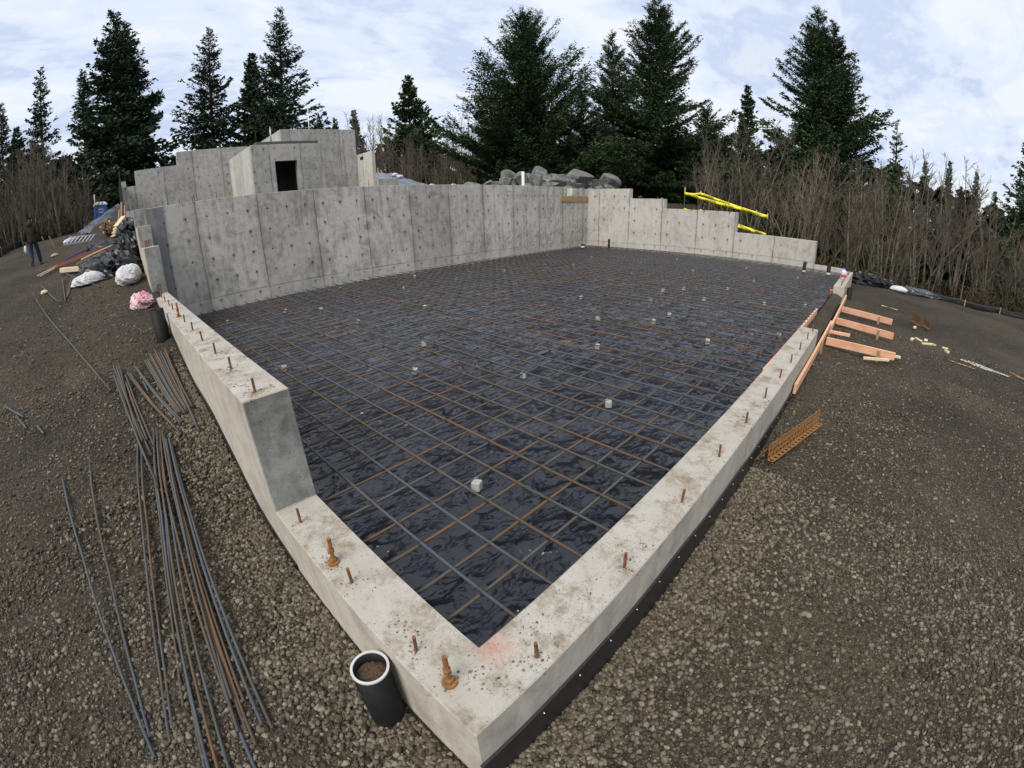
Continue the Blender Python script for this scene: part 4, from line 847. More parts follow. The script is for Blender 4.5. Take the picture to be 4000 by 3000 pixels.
    board('survey_stake', (-3.55, 22.0, gz(-3.55, 22) - .05), (-3.75, 21.9, gz(-3.55, 22) + .65), .03, .05, M_oldwood, 'leaning wood stake beyond the ladder', 'stake')
    blob('sandbag', (-2.75, 21.2, gz(-2.75, 21.2) + .2), (.38, .2, .14), M_bag, 'white sandbag at the foot of the grey sheet', 'bag', 12, .1, 1.5, .8, .7)
    blob('stone', (-3.3, 19.2, gz(-3.3, 19.2) + .04), (.16, .09, .07), M_block, 'pale flat stone on the bare slope near the person', 'stone', 13, .2, 1.5, .8, .5, (14, 8))
    blob('stone', (-2.78, 11.5, gz(-2.78, 11.5) + .04), (.09, .08, .06), M_chipwood, 'small tan stone beside the thin rods', 'stone', 14, .2, 1.5, .8, .5, (14, 8))
    # toilet cabin
    x, y = -1.93, 39.5; z0 = 3.72
    e = empty('portable_toilet', (x, y, z0), 'blue portable toilet with white roof at the edge of the woods', 'portable toilet'); e.rotation_euler = (0, .10, .2); e.scale = (.9, .9, 1)
    bd = boxmesh('cabin', -.5, .5, -.5, .5, .0, 1.85, .03); link('cabin', bd, M_blue, e)
    V, F = [], []
    for j, (s, zz) in enumerate(((.54, 1.85), (.54, 1.92), (.46, 2.04), (.3, 2.12))): V += [(-s, -s, zz), (s, -s, zz), (s, s, zz), (-s, s, zz)]
    for j in range(3):
        for k in range(4): F.append((4 * j + k, 4 * j + (k + 1) % 4, 4 * j + 4 + (k + 1) % 4, 4 * j + 4 + k))
    F.append((12, 13, 14, 15)); link('roof', pymesh('roof', V, F), M_white, e)
    d = link('door', boxmesh('door', -.36, .36, -.525, -.502, .12, 1.72, .01), plain('blue_door', (.03, .14, .55), .4, .4, .1, 6), e)
    link('sign', boxmesh('sign', -.22, .16, -.535, -.527, 1.28, 1.58), M_white, d); link('sign_panel', boxmesh('sign_panel', -.2, .14, -.54, -.536, 1.36, 1.52), plain('red_sign', (.5, .07, .12), .5), d)
    link('sticker', boxmesh('sticker', -.25, .2, -.535, -.527, .35, .72), plain('pink_sticker', (.55, .16, .35), .5), d)
    link('handle', boxmesh('handle', .26, .31, -.55, -.527, .85, 1.05), M_black, d)
    link('vent_stack', tubemesh('vent_stack', [(-.42, .3, 1.8), (-.42, .3, 2.75)], .05, 8), M_white, e)
build_left()
def fence(name, pts, h, label, post=True, lean=0.0, mat=None):
    c = Vector((pts[0][0], pts[0][1], gz(*pts[0]))); e = empty(name, c, label, 'silt fence'); V = []; F = []; P = []
    for i in range(len(pts) - 1):
        m = 10
        for k in range(m): t = k / m; P.append((pts[i][0] * (1 - t) + pts[i + 1][0] * t, pts[i][1] * (1 - t) + pts[i + 1][1] * t))
    P.append(pts[-1])
    for i, (x, y) in enumerate(P):
        z = gz(x, y); s = .5 + .5 * math.cos(i * 2 * PI / 10); hh = h * (.82 + .18 * s) * (.9 + .2 * float(fbm(i * .37, 3.3)))
        wob = (float(fbm(i * .9, 1.1)) - .5) * .22
        for q, (dz, dw) in enumerate(((-.1, 0), (hh * .33, wob), (hh * .66, -wob * .6), (hh, wob * .4))): V.append((x - c.x + dw + lean * dz, y - c.y + dw * .5, z - c.z + dz))
    for i in range(len(P) - 1):
        for q in range(3): F.append((4 * i + q, 4 * i + 4 + q, 4 * i + 5 + q, 4 * i + 1 + q))
    fb = pymesh('fabric', V, F, smooth=True); o = link('fabric', fb, mat or M_fabric, e); md = o.modifiers.new('thick', 'SOLIDIFY'); md.thickness = .012
    if post:
        for i in range(0, len(P), 10):
            x, y = P[i]; v, f = boxv(-.022, .022, -.022, .022, -.2, h * 1.15); link('post', pymesh('post', [(a + x - c.x, b + y - c.y + .04, d + gz(x, y) - c.z) for a, b, d in v], f), M_oldwood, e)
fence('silt_fence', [(-9.8, 24.0), (-8.2, 26.0), (-7.2, 27.6), (-6.8, 29.5), (-5.9, 32), (-5.1, 34.5), (-4.3, 37), (-3.4, 39.4)], .42, 'sagging black silt fence along the woods behind the person')
fence('silt_fence', [(20.6, -2.6), (20.3, -3.4), (20.0, -5.0), (20.4, -6.6), (20.8, -8.2), (21.2, -10), (21.5, -12.5), (21.6, -15)], .2, 'low black silt fence at the gravel edge by the bare bushes')
blob('plastic_sheet', (20.0, -.75, -.42), (.55, .75, .42), M_poly_dry, 'crumpled black plastic at the far corner of the foundation', 'plastic sheet', 21, .4, 2.4, .4)
blob('plastic_sheet', (20.1, -1.5, -.42), (.5, .7, .33), M_poly_dry, 'lower black plastic heap next to the white sandbag', 'plastic sheet', 22, .4, 2.6, .4)
blob('plastic_sheet', (20.3, -3.0, -.42), (.5, .9, .2), M_tarp, 'greyish plastic strip leading on from the white sandbag', 'plastic sheet', 24, .3, 2.6, .4)
blob('sandbag', (19.7, -2.2, -.33), (.22, .36, .14), M_bag, 'white sandbag weighing down the black plastic at the gravel edge', 'bag', 23, .1, 1.6, .8)

# ------------------------------------------------------------------ earth mound, boulders, caution tape
def build_mound():
    n = 110; u, v = np.meshgrid(np.linspace(0, 1, n), np.linspace(0, 1, n)); X = 14.6 + 11.6 * u; Y = 26.5 + 9.5 * v
    top = np.interp(X, [14.6, 16.8, 18.0, 19.1, 20.2, 21.3, 22.6, 24.0, 25.2, 26.2], [4.6, 5.25, 5.35, 5.42, 5.36, 5.15, 4.75, 4.35, 3.8, 2.9])
    prof = np.clip(v * 1.3, 0, 1) ** .8 * np.where(v > .8, 1 - (v - .8) * 2.2, 1) * np.clip(u / .06, 0, 1) ** .5 * np.clip((1 - u) / .05, 0, 1)
    Z = 2.0 + (top - 2.0) * prof + (.30 * (ridge(X * .45 + .25 * Y, Y * .5, 4, 2) - .5) + .16 * (ridge(X * 1.3, Y * .5 + X * .6, 3, 5) - .5)) * prof
    i = np.arange(n * n).reshape(n, n); F = np.stack([i[:-1, :-1], i[:-1, 1:], i[1:, 1:], i[1:, :-1]], -1).reshape(-1, 4)
    o = link('tarp', npmesh('tarp', np.stack([X - 20, Y - 30, Z - 2.4], -1).reshape(-1, 3), F, smooth=True), poly_mat('mound_sheet', .15, .45, .8, (.13, .145, .19), .3), None, (20, 30, 2.4)); setprops(o, 'blue grey plastic sheet over an earth mound with sandbags on it', 'tarp')
    for x, y, z, l in ((18.3, 29.0, 4.72, 'upper white sandbag on the covered mound'), (18.55, 28.7, 4.55, 'second white sandbag just below the upper one on the mound'), (20.5, 27.4, 3.75, 'white sandbag low on the mound, left of the last one'), (22.6, 27.4, 3.75, 'lowest white sandbag on the mound, nearest the boulders')): blob('sandbag', (x, y, z), (.34, .22, .18), M_bag, l, 'bag', x, .1, 1.6, .8, .3, (20, 12))
    for k, (x, z) in enumerate(((17.6, 5.2), (18.9, 5.3), (19.8, 5.4), (20.1, 5.2), (21.1, 5.0))): board('survey_stake', (x, 34.0, z - .3), (x + .03, 34.0, z + .42), .04, .06, M_chipwood, 'thin wood stake on the crest of the covered mound', 'stake', 'wood stakes on the covered mound')
build_mound()
def rock_mat():
    g = G('grey_boulder'); n = g.noise(g.pos, 3, 7, .65, .5); n2 = g.noise(g.pos, 14, 5, .7)
    c = g.mix(g.ramp(n, [(.35, 0.0), (.68, 1.0)]), (.085, .09, .092), (.22, .22, .205)); c = g.mix(g.ramp(n2, [(.5, 0.0), (.7, .5)]), c, (.06, .062, .06))
    c = g.mix(g.ramp(g.noise(g.pos, 1.1, 4), [(.55, 0.0), (.7, .4)]), c, (.16, .14, .10)); g.bump(g.M('ADD', n, n2), .7, .06); return g.done(c, .9, .2)
M_rock = rock_mat()
def boulder(c, s, seed, label, group=None):
    r = np.random.default_rng(seed); bm = bmesh.new(); bmesh.ops.create_icosphere(bm, subdivisions=4, radius=1)
    pl = r.normal(size=(8, 3)); pl[:, 2] *= .6; pl /= np.linalg.norm(pl, axis=1, keepdims=True); dd = r.uniform(.42, .74, 8)
    for v in bm.verts:
        p = np.array(v.co)
        for n_, d_ in zip(pl, dd):
            q = p @ n_
            if q > d_: p = p - n_ * (q - d_) * .985
        p *= 1.3 + .03 * (r.random() - .5); v.co = Vector(p * np.array(s))
    me = bpy.data.meshes.new('boulder'); bm.to_mesh(me); bm.free()
    o = link('boulder', me, M_rock, None, c); o.rotation_euler = (0, 0, r.uniform(0, 6)) if False else (0, 0, r.uniform(-.3, .3)); setprops(o, label, 'boulder', group)
def build_boulders():
    B = [(16.17, 3.47, .6, .25), (15.91, 3.21, .46, .17), (16.72, 3.27, .35, .2), (17.22, 3.53, .32, .2), (17.67, 3.33, .57, .27), (18.62, 3.63, .75, .33), (19.01, 3.14, .88, .15), (19.68, 3.42, .53, .26), (20.65, 3.45, .5, .23), (22.26, 3.66, 1.19, .41), (21.04, 3.11, .75, .29), (21.04, 2.75, .46, .23), (22.52, 3.15, .75, .17), (23.79, 3.37, .81, .25), (25.22, 3.46, 1.1, .4), (25.87, 3.64, .6, .22), (14.86, 3.16, .27, .11), (15.26, 3.14, .28, .09), (13.66, 3.12, .29, .09), (17.39, 3.09, .37, .09), (23.33, 3.44, .52, .15)]
    cx, cy, cz = -.806, -1.056, 2.005
    for k, (x, z, w, h) in enumerate(B):
        s = 1.0 if z > 3.35 else .97 - .04 * (k % 2)
        p = (cx + (x - cx) * s, cy + (15.2 - cy) * s, cz + (z - cz) * s - .06)
        big = w > .7
        boulder(p, (w * .92, max(.33, w * .75), h * 1.3), 50 + k, ('large angular grey boulder in the pile behind the tall wall' if big else ('mid sized grey boulder in the pile behind the tall wall' if w > .4 else 'small grey rock at the foot of the boulder pile')), 'grey boulders piled behind the tall wall')
    for k in range(26):
        x = 15.7 + k * .36; boulder((x, 14.8 + .5 * math.sin(k * 2.0), 2.72 + .22 * (k % 3)), (.30 + .1 * (k % 4), .4, .26 + .05 * (k % 3)), 150 + k, 'mid sized grey boulder in the pile behind the tall wall', 'grey boulders piled behind the tall wall')
build_boulders()
def build_tape():
    st = [((21, 7.91), (2.97, 2.68, 1.9)), ((22.0, 7.46), (2.84, 2.71, 1.88)), ((21, 4.32), (2.06, 1.93, 1.08)), ((22.0, 4.02), (1.94, 1.80, .95))]
    for (x, y), (zt, _, _) in st:
        o = link('tape_stake', boxmesh('tape_stake', -.02, .02, -.02, .02, 0, zt - (gz(x, y) - .1), .002), plain('green_stake', (.05, .07, .04), .8), None, (x, y, gz(x, y) - .1)); v, f = boxv(-.021, .021, -.021, .021, zt - gz(x, y) - .12, zt - gz(x, y) + .102); link('pale_tip', pymesh('pale_tip', v, f), M_chipwood, o)
        setprops(o, {(21, 7.91): 'tall stake holding caution tape, uphill front', (22.0, 7.46): 'stake holding caution tape, uphill back', (21, 4.32): 'stake holding caution tape, downhill front', (22.0, 4.02): 'stake holding caution tape, downhill back'}[(x, y)], 'stake')
    fc = bpy.data.curves.new('t', 'FONT')
    def text(s, size):
        c = bpy.data.curves.new('txt', 'FONT'); c.body = s; c.size = size; c.offset = .002; c.align_x = 'CENTER'; c.align_y = 'CENTER'
        o = bpy.data.objects.new('txt', c); COL.objects.link(o); bpy.context.view_layer.update()
        me = bpy.data.meshes.new_from_object(o.evaluated_get(bpy.context.evaluated_depsgraph_get())); bpy.data.objects.remove(o); return me
    words = [text('CAUTION', .125)]
    def band(i, j, lev, label, txt=True, flip=False):
        (x0, y0), z0 = st[i][0], st[i][1][lev]; (x1, y1), z1 = st[j][0], st[j][1][lev]
        p = Vector((x0 - .03, y0, z0)); q = Vector((x1 - .03, y1, z1)); L = (q - p).length; n = 24; w = .125; ax = (q - p).normalized(); nrm = ax.cross(Vector((0, 0, 1))).normalized(); up = nrm.cross(ax)
        V = []; F = []
        for k in range(n + 1):
            t = k / n; c = (q - p) * t + Vector((0, 0, -.05 * math.sin(PI * t))); tw = nrm * .006 * math.sin(t * 9)
            V += [c - up * w / 2 - tw, c + up * w / 2 + tw]
        for k in range(n): F.append((2 * k, 2 * k + 2, 2 * k + 3, 2 * k + 1))
        o = link('caution_tape', pymesh('caution_tape', V, F, smooth=True), M_yellow, None, p); setprops(o, label, 'caution tape')
        md = o.modifiers.new('thick', 'SOLIDIFY'); md.thickness = .004; md.offset = 0
        if txt:
            m = max(1, int(L / .85)); me = words[0]
            for k in range(m):
                t = (k + .5) / m; c = (q - p) * t + Vector((0, 0, -.05 * math.sin(PI * t)))
                link('lettering', pymesh('lettering', [tuple(c + ax * v.co.x + up * v.co.y + nrm * .02) for v in me.vertices], [tuple(f.vertices) for f in me.polygons]), M_black, o)
    band(0, 2, 1, 'yellow caution tape with black lettering, upper run facing the slab'); band(1, 3, 1, 'yellow caution tape, upper run on the far pair of stakes')
    band(0, 1, 1, 'short yellow tape joining the uphill stakes', False); band(2, 3, 1, 'short yellow tape joining the downhill stakes', False)
    band(0, 2, 2, 'lower yellow caution tape half hidden by the pale wall, front run'); band(1, 3, 2, 'lower yellow caution tape half hidden by the pale wall, back run')
build_tape()

# ------------------------------------------------------------------ trees
def cards(base, d, L, w, r, droop=.25):
    """kite-shaped needle sprays; base (n,3), d (n,3) unit dir"""
    n = len(base); d = d + r.normal(0, .33, (n, 3)); d[:, 2] -= droop; d /= np.linalg.norm(d, axis=1, keepdims=True)
    a = r.normal(size=(n, 3)); s = np.cross(d, a); s /= np.linalg.norm(s, axis=1, keepdims=True) + 1e-9
    l = L * r.uniform(.6, 1.3, n)[:, None]; ww = w * r.uniform(.6, 1.3, n)[:, None]
    V = np.stack([base, base + d * l * .45 + s * ww, base + d * l, base + d * l * .5 - s * ww], 1).reshape(-1, 3)
    return V, np.arange(n * 4).reshape(-1, 4)
def conifer_mesh(H, Rb, seed, up=30, lowup=-8, z0=.05, dens=1.0, power=.85, spacing=.42, gap=.0, card=.42, irregular=.25):
    r = np.random.default_rng(seed); B = []; D = []; LT = []; z = H * z0; TR = []
    while z < H * .985:
        f = z / H; n = r.integers(4, 8) if f < .9 else 3
        for k in range(n):
            if r.random() < gap: continue
            az = r.uniform(0, 2 * PI); L = Rb * (1 - f) ** power * r.uniform(1 - irregular * 1.6, 1 + irregular) + .10
            e = rad(lowup + (up - lowup) * f + r.normal(0, 7)); zb = z + r.uniform(-.15, .15)
            m = max(3, int(L * 5 * dens)); t = np.sort(r.uniform(.05, 1, m)) if L > .6 else np.linspace(.1, 1, m)
            h = L * (np.sin(e) * t + .22 * t ** 2.4 - .10 * t * (1 - f)); rr = L * np.cos(e) * t
            ca, sa = math.cos(az), math.sin(az); P = np.stack([rr * ca, rr * sa, zb + h], -1); out = np.array([ca, sa, .15 + math.sin(e)])
            TR.append(([(0, 0, zb), (P[-1] * [.5, .5, 0] + [0, 0, P[len(P) // 2][2]]), P[-1]], [.03 + .012 * L, .02 + .004 * L, .008]))
            for s in (-1, 1):
                side = np.array([-sa * s, ca * s, -.05]); tl = np.clip(.42 * L * (1.05 - t * .8), .12, 1.15) * r.uniform(.6, 1.2, m)
                for q in np.arange(.0, 1.01, .24 / dens):
                    keep = r.random(m) < .95
                    B.append((P + (side * .8 + out * .55) * (tl * q)[:, None] + r.normal(0, .06, (m, 3)))[keep]); dd = np.tile(side * .7 + out * .8, (m, 1)); D.append(dd[keep])
            q = r.uniform(.2, 1, int(L * 8 * dens) + 2); P2 = np.stack([np.interp(q, t, P[:, i]) for i in range(3)], -1); B.append(P2); D.append(np.tile(out, (len(P2), 1)))
        z += spacing * r.uniform(.7, 1.3) * (1 - .45 * f)
    B = np.concatenate(B); D = np.concatenate(D); D = D / np.linalg.norm(D, axis=1, keepdims=True)
    fz = np.clip(1 - B[:, 2] / H, 0, 1)[:, None] ** .7; V, F = cards(B, D, card * (.38 + .75 * fz), card * .23 * (.45 + .7 * fz), r)
    parts = [tube([(0, 0, -1.5), (0, 0, H * .5), (0, 0, H)], [H * .014 + .05, H * .008 + .03, .012], 7, False)[:2]]
    for p, rd in TR: parts.append(tube(p, rd, 3, False)[:2])
    tv, tf = merge(parts)
    return npmesh('crown', V, F), pymesh('trunk', tv, tf)
M_fir = leaf_mat('fir_needles', (.018, .037, .016), (.070, .112, .044)); M_fir2 = leaf_mat('fir_needles_bluish', (.015, .030, .016), (.054, .086, .044))
M_bark = bark_mat('fir_bark', (.045, .035, .027), (.085, .068, .052)); M_alder = bark_mat('alder_bark', (.085, .073, .057), (.25, .228, .182), (.085, .08, .044)); M_twig = bark_mat('bare_twigs', (.075, .062, .047), (.175, .148, .114)); M_twig_red = bark_mat('reddish_twigs', (.075, .042, .03), (.13, .08, .058))
def tree(name, loc, crown, trunk, cm, tm, label, group=None, rot=0.0, sc=(1, 1, 1), cat='tree'):
    e = empty(name, loc, label, cat, group); e.rotation_euler = (0, 0, rot); e.scale = sc
    link('trunk', trunk, tm, e); link('crown', crown, cm, e); return e
def build_conifers():
    # x, y, base, top, radius, kw, label
    L = [(-7.9, 58.5, 4.6, 23.8, 2.6, dict(seed=1, dens=.8, gap=.1), 'slender fir standing alone above the bare thicket on the far left'),
         (-12.4, 57.8, 4.4, 20.4, 2.4, dict(seed=2, dens=.7), 'fir cut by the left edge of the view'), (-14.0, 77.8, 4.8, 22.8, 2.4, dict(seed=3, dens=.6), 'short fir between the slender fir and the left edge'),
         (.1, 46.9, 3.8, 24.4, 4.6, dict(seed=4, dens=1.0, lowup=-12, card=.5), 'biggest dark fir on the left, twin topped with its neighbour'), (1.4, 48.9, 3.7, 24.0, 4.2, dict(seed=5, dens=.9, lowup=-10, card=.5), 'second top of the big dark pair on the left'),
         (-3.1, 58.9, 4.6, 22.9, 2.6, dict(seed=6, dens=.7), 'narrow fir peeping out left of the big dark pair'), (10.5, 52.8, 3.4, 24.7, 4.0, dict(seed=7, dens=.8, lowup=-14, gap=.08), 'tall fir left of the doorway building with tiers showing sky'),
         (17.0, 58.3, 3.0, 23.7, 3.4, dict(seed=8, dens=.8), 'shorter dark fir between two tall firs behind the doorway building'), (16.9, 47.8, 2.9, 25.3, 4.2, dict(seed=9, dens=.75, lowup=-14, gap=.12), 'tallest open crowned fir straight above the concrete boxes'),
         (37.9, 85.7, 0, 21.9, 1.9, dict(seed=10, dens=.5), 'tiny distant fir just right of the open crowned fir'), (42.8, 89.0, -1.1, 22.7, 1.8, dict(seed=11, dens=.5), 'tiny distant fir above the tallest box'), (41.6, 78.3, -.8, 21.7, 2.6, dict(seed=12, dens=.5), 'small distant fir above the pale wing wall'),
         (34.4, 50.0, 1.2, 19.6, 3.9, dict(seed=13, dens=.8, up=38), 'single mid sized fir above the covered mound'), (29.2, 25.4, 2.3, 18.7, 6.6, dict(seed=14, dens=2.1, up=52, lowup=12, card=.27, power=.8, irregular=.35), 'broad bushy fir with upswept limbs behind the boulders'),
         (40.3, 23.7, .9, 19.8, 3.6, dict(seed=15, dens=1.4, up=40, card=.3), 'fir just left of the tree cut by the top of the view'), (35.3, 16.2, 2.0, 20.0, 5.6, dict(seed=16, dens=2.0, up=44, lowup=2, card=.27, irregular=.35, gap=.05), 'huge fir whose tip leaves the top of the view'),
         (66.7, 17.6, -4.9, 19.8, 2.8, dict(seed=17, dens=.6), 'small fir rising behind the reddish bare trees'), (43.8, 4.7, -4.3, 20.9, 5.4, dict(seed=18, dens=1.8, card=.33, up=34, lowup=-4, gap=.08, irregular=.4), 'ragged tall fir on the right with one long limb'), (45.0, 3.5, -4.9, 20.2, 4.0, dict(seed=19, dens=1.6, card=.33, up=36, gap=.12), 'second leader close against the ragged fir on the right'),
         (54.2, -2.2, -7.6, 13.3, 2.6, dict(seed=20, dens=.45, gap=.3), 'thin see-through young fir right of the ragged fir'), (47.4, -14.4, -6.1, 12.3, 3.4, dict(seed=21, dens=.8), 'fir cut by the right edge of the view'),
         (108.4, -14.5, -18, 17.3, 2.2, dict(seed=22, dens=.4), 'tiny far fir tip above the right thicket, left of two'), (107.5, -20.1, -18, 16.0, 2.4, dict(seed=23, dens=.4), 'tiny far fir tip above the right thicket, right of two'), (93.9, -8.4, -16.4, 14.6, 2.6, dict(seed=24, dens=.4), 'far fir tip just right of the thin young fir'), (97.0, -22.0, -17, 11.9, 2.4, dict(seed=25, dens=.4), 'far low fir tip before the right edge'),
         (33.5, 22.8, 1.6, 12.5, 3.4, dict(seed=26, dens=1.5, up=40, lowup=10, card=.28), 'young green fir filling the gap between the two bushy firs'), (36.2, 12.4, 1.2, 10.5, 3.4, dict(seed=27, dens=1.5, up=38, lowup=6, card=.28), 'young green fir under the huge fir on its right'), (26.6, 26.5, 2.4, 9.0, 2.8, dict(seed=28, dens=1.5, up=40, lowup=8, card=.28), 'low young fir on the left skirt of the broad bushy fir')]
    for k, (x, y, zb, zt, rb, kw, lab) in enumerate(L):
        H = zt - zb; far = math.hypot(x, y)
        kw.setdefault('card', .46 if far < 60 else .75); rb *= 1.15 if kw['seed'] in (14, 16, 26, 27, 28) else (1.22 if kw['seed'] in (4, 5) else 1.45); kw['dens'] = kw.get('dens', 1) * .8; kw['gap'] = kw.get('gap', 0) + (0 if kw['seed'] in (14, 16, 18, 19, 26, 27, 28) else .06); kw['irregular'] = kw.get('irregular', .25) + .06
        c, t = conifer_mesh(H, rb, **kw); tree('fir_tree', (x, y, zb), c, t, M_fir if x > 20 else M_fir2, M_bark, lab)
build_conifers()

def bare_mesh(H, seed, stems=2, spread=.18, nb=26, lowest=.25, twigs=5):
    r = np.random.default_rng(seed); TP = []; BP = []
    for s in range(stems):
        az = r.uniform(0, 2 * PI); ln = r.uniform(.02, spread) * H; h = H * r.uniform(.75, 1.0); b0 = np.array([math.cos(az), math.sin(az), 0]) * r.uniform(.05, .3)
        tip = np.array([math.cos(az) * ln, math.sin(az) * ln, h]); mid = b0 * .6 + tip * [.35, .35, .45] + r.normal(0, .12, 3)
        pts = [b0 + [0, 0, -1], b0 + [0, 0, .2], mid, b0 * .2 + tip * [.75, .75, .78] + r.normal(0, .1, 3), tip]; rd = [.06, .055, .042, .022, .006]; rd = [q * r.uniform(.7, 1.2) * (H / 8) ** .5 for q in rd]
        TP.append(tube(pts, rd, 5, False)[:2]); zz = np.array([p[2] for p in pts]); A = np.array(pts)
        for k in range(nb):
            z = h * (lowest + (.97 - lowest) * r.random() ** .8); p = np.array([np.interp(z, zz, A[:, i]) for i in range(3)]); f = z / h
            a2 = r.uniform(0, 2 * PI); L = H * .26 * (1.15 - f) * r.uniform(.5, 1.25); el_ = rad(r.uniform(38, 68)); d = np.array([math.cos(a2) * math.cos(el_), math.sin(a2) * math.cos(el_), math.sin(el_)])
            q1 = p + d * L * .5 + r.normal(0, .04, 3); q2 = p + d * L + [0, 0, .12 * L]; BP.append(tube([p, q1, q2], [.018, .011, .005], 3, False)[:2])
            for j in range(twigs):
                t = r.uniform(.25, 1); o_ = p + d * L * t; dd = d + r.normal(0, .5, 3); dd[2] = abs(dd[2]) + .2; dd /= np.linalg.norm(dd)
                BP.append(tube([o_, o_ + dd * L * r.uniform(.25, .55)], [.0085, .004], 3, False)[:2])
    tv, tf = merge(TP); bv, bf = merge(BP); return pymesh('crown', bv, bf), pymesh('trunk', tv, tf)
def build_bare():
    r = np.random.default_rng(77)
    var = [bare_mesh(8.0, 200 + k, stems=[1, 2, 3, 2, 1, 4, 3, 2][k], spread=[.1, .18, .28, .14, .08, .55, .45, .3][k], nb=[30, 26, 24, 28, 34, 26, 26, 28][k]) for k in range(8)]
    cx, cy, cz = -.806, -1.056, 2.005
    # azimuth range, distance range, count, crest elevation (az, el)
    zones = [('bare grey alder in the thicket behind the silt fence', 'bare alders behind the silt fence', 92.6, 112, 31, 46, 80, [(88, 7), (92.2, 9.5), (95.7, 11.5), (99, 13), (103, 14.5), (112, 16)], 0),
             ('bare tree among the dark firs above the upper wall', 'bare trees above the upper wall', 66, 92, 44, 62, 22, [(66, 9), (77, 8.5), (86, 8.5), (92, 5.5)], 0),
             ('bare brown tree in the gap behind the covered mound', 'bare trees behind the covered mound', 43.5, 66, 42, 58, 56, [(43, 14.5), (46.6, 15.0), (49.4, 13), (52.8, 11), (57, 10.2), (60, 11.8), (66, 9.5)], 1),
             ('bare tree between the broad fir and the huge fir', 'bare trees between the two bushy firs', 27, 41, 40, 52, 20, [(27, 13), (34.5, 15.5), (38, 14)], 2),
             ('bare slender tree in the thicket behind the pale stepped wall', 'bare trees behind the pale stepped wall', 2, 21, 25, 44, 38, [(2, 7.3), (8, 8.5), (12.1, 10), (16.3, 10.4), (21, 9)], 2),
             ('bare bushy tree in the thicket beyond the gravel edge', 'bare bushy trees beyond the gravel edge', -24, 3, 25, 42, 40, [(-24, 3.5), (-15.7, 5.3), (-12.5, 6.3), (-9.8, 8.2), (-7.2, 9.6), (-4.7, 7.4), (-.5, 7.9), (3, 7.5)], 1)]
    for lab, grp, a0, a1, d0, d1, n, crest, tint in zones:
        ca = [c[0] for c in crest]; ce = [c[1] for c in crest]
        for k in range(n):
            az = a0 + (a1 - a0) * (k + r.uniform(.1, .9)) / n; d = r.uniform(d0, d1); x = cx + d * math.cos(rad(az)); y = cy + d * math.sin(rad(az)); zb = gz(x, y) - .1
            if y < 30 and abs(x) < 20 and y > 12: continue
            zt = cz + d * math.tan(rad(np.interp(az, ca, ce) * r.uniform(.5, 1.1))); H = max(3.0, zt - zb); s = H / 8.0
            c, t = var[r.integers(0, 8) if tint != 1 else r.integers(2, 8)]; w = np.clip(s, .7, 1.25) * r.uniform(.85, 1.2)
            tree('bare_tree', (x, y, zb), c, t, M_twig_red if (tint == 2 and r.random() < .6) else M_twig, M_alder, lab, grp, r.uniform(0, 6.28), (w, w, s)).rotation_euler[0] = r.normal(0, .07)
build_bare()
def build_forest():
    r = np.random.default_rng(9); B = []; D = []
    for k in range(230):
        az = rad(r.uniform(-38, 118)); d = r.uniform(62, 105); x = -.8 + d * math.cos(az); y = -1 + d * math.sin(az); zb = gz(x, y) - 1
        azd = math.degrees(az); crest = np.interp(azd, [-38, -15, -5, 5, 20, 45, 66, 90, 98, 118], [2.5, 4.2, 5.6, 6.8, 7.5, 8.0, 8.5, 9.0, 11.5, 13.0]) * r.uniform(.5, 1.05)
        H = max(3, 2 + d * math.tan(rad(crest)) - zb); n = 380; t = r.random(n) ** .7; a = r.uniform(0, 2 * PI, n); rr = 3.6 * (1 - t) ** .8 * np.sqrt(r.random(n)) + .15
        B.append(np.stack([x + rr * np.cos(a), y + rr * np.sin(a), zb + t * H], -1)); D.append(np.stack([np.cos(a), np.sin(a), 0 * a + .1], -1))
    B = np.concatenate(B); D = np.concatenate(D); V, F = cards(B, D, 1.5, .5, r)
    o = link('distant_forest', npmesh('distant_forest', V, F), leaf_mat('far_foliage', (.008, .014, .009), (.02, .032, .018))); setprops(o, 'dark far conifer wood behind everything', None, None, 'stuff')
    # dead brush at the foot of the thickets
    P = []; N = 5200
    az = np.radians(r.uniform(-28, 116, N)); d = r.uniform(24.5, 46, N); x = -.8 + d * np.cos(az); y = -1 + d * np.sin(az)
    ok = (gnd(x, y) > -30) & (((np.degrees(az) > 93.2) & (d > 32 + 0 * d)) | ((np.degrees(az) < 60) & (d > 23))) & ~((np.degrees(az) > 19) & (np.degrees(az) < 66)) & ~((x < 20.8) & (y < 24) & (x > -1)) & ~((y > 12) & (x < 26) & (y < 22))
    x, y = x[ok], y[ok]; z = gnd(x, y); n = len(x)
    B = []; D = []
    for k in range(9): B.append(np.stack([x + r.normal(0, .45, n), y + r.normal(0, .45, n), z + r.uniform(0, 1.3, n) * r.uniform(.3, 1, n)], -1)); D.append(np.stack([r.normal(0, .6, n), r.normal(0, .6, n), r.uniform(.4, 1.2, n)], -1))
    B = np.concatenate(B); D = np.concatenate(D); D /= np.linalg.norm(D, axis=1, keepdims=True); V, F = cards(B, D, .75, .028, r, 0)
    o = link('undergrowth', npmesh('undergrowth', V, F), leaf_mat('dead_brush', (.030, .023, .014), (.085, .066, .038))); setprops(o, 'brown dead brush at the foot of the woods', None, None, 'stuff')
build_forest()

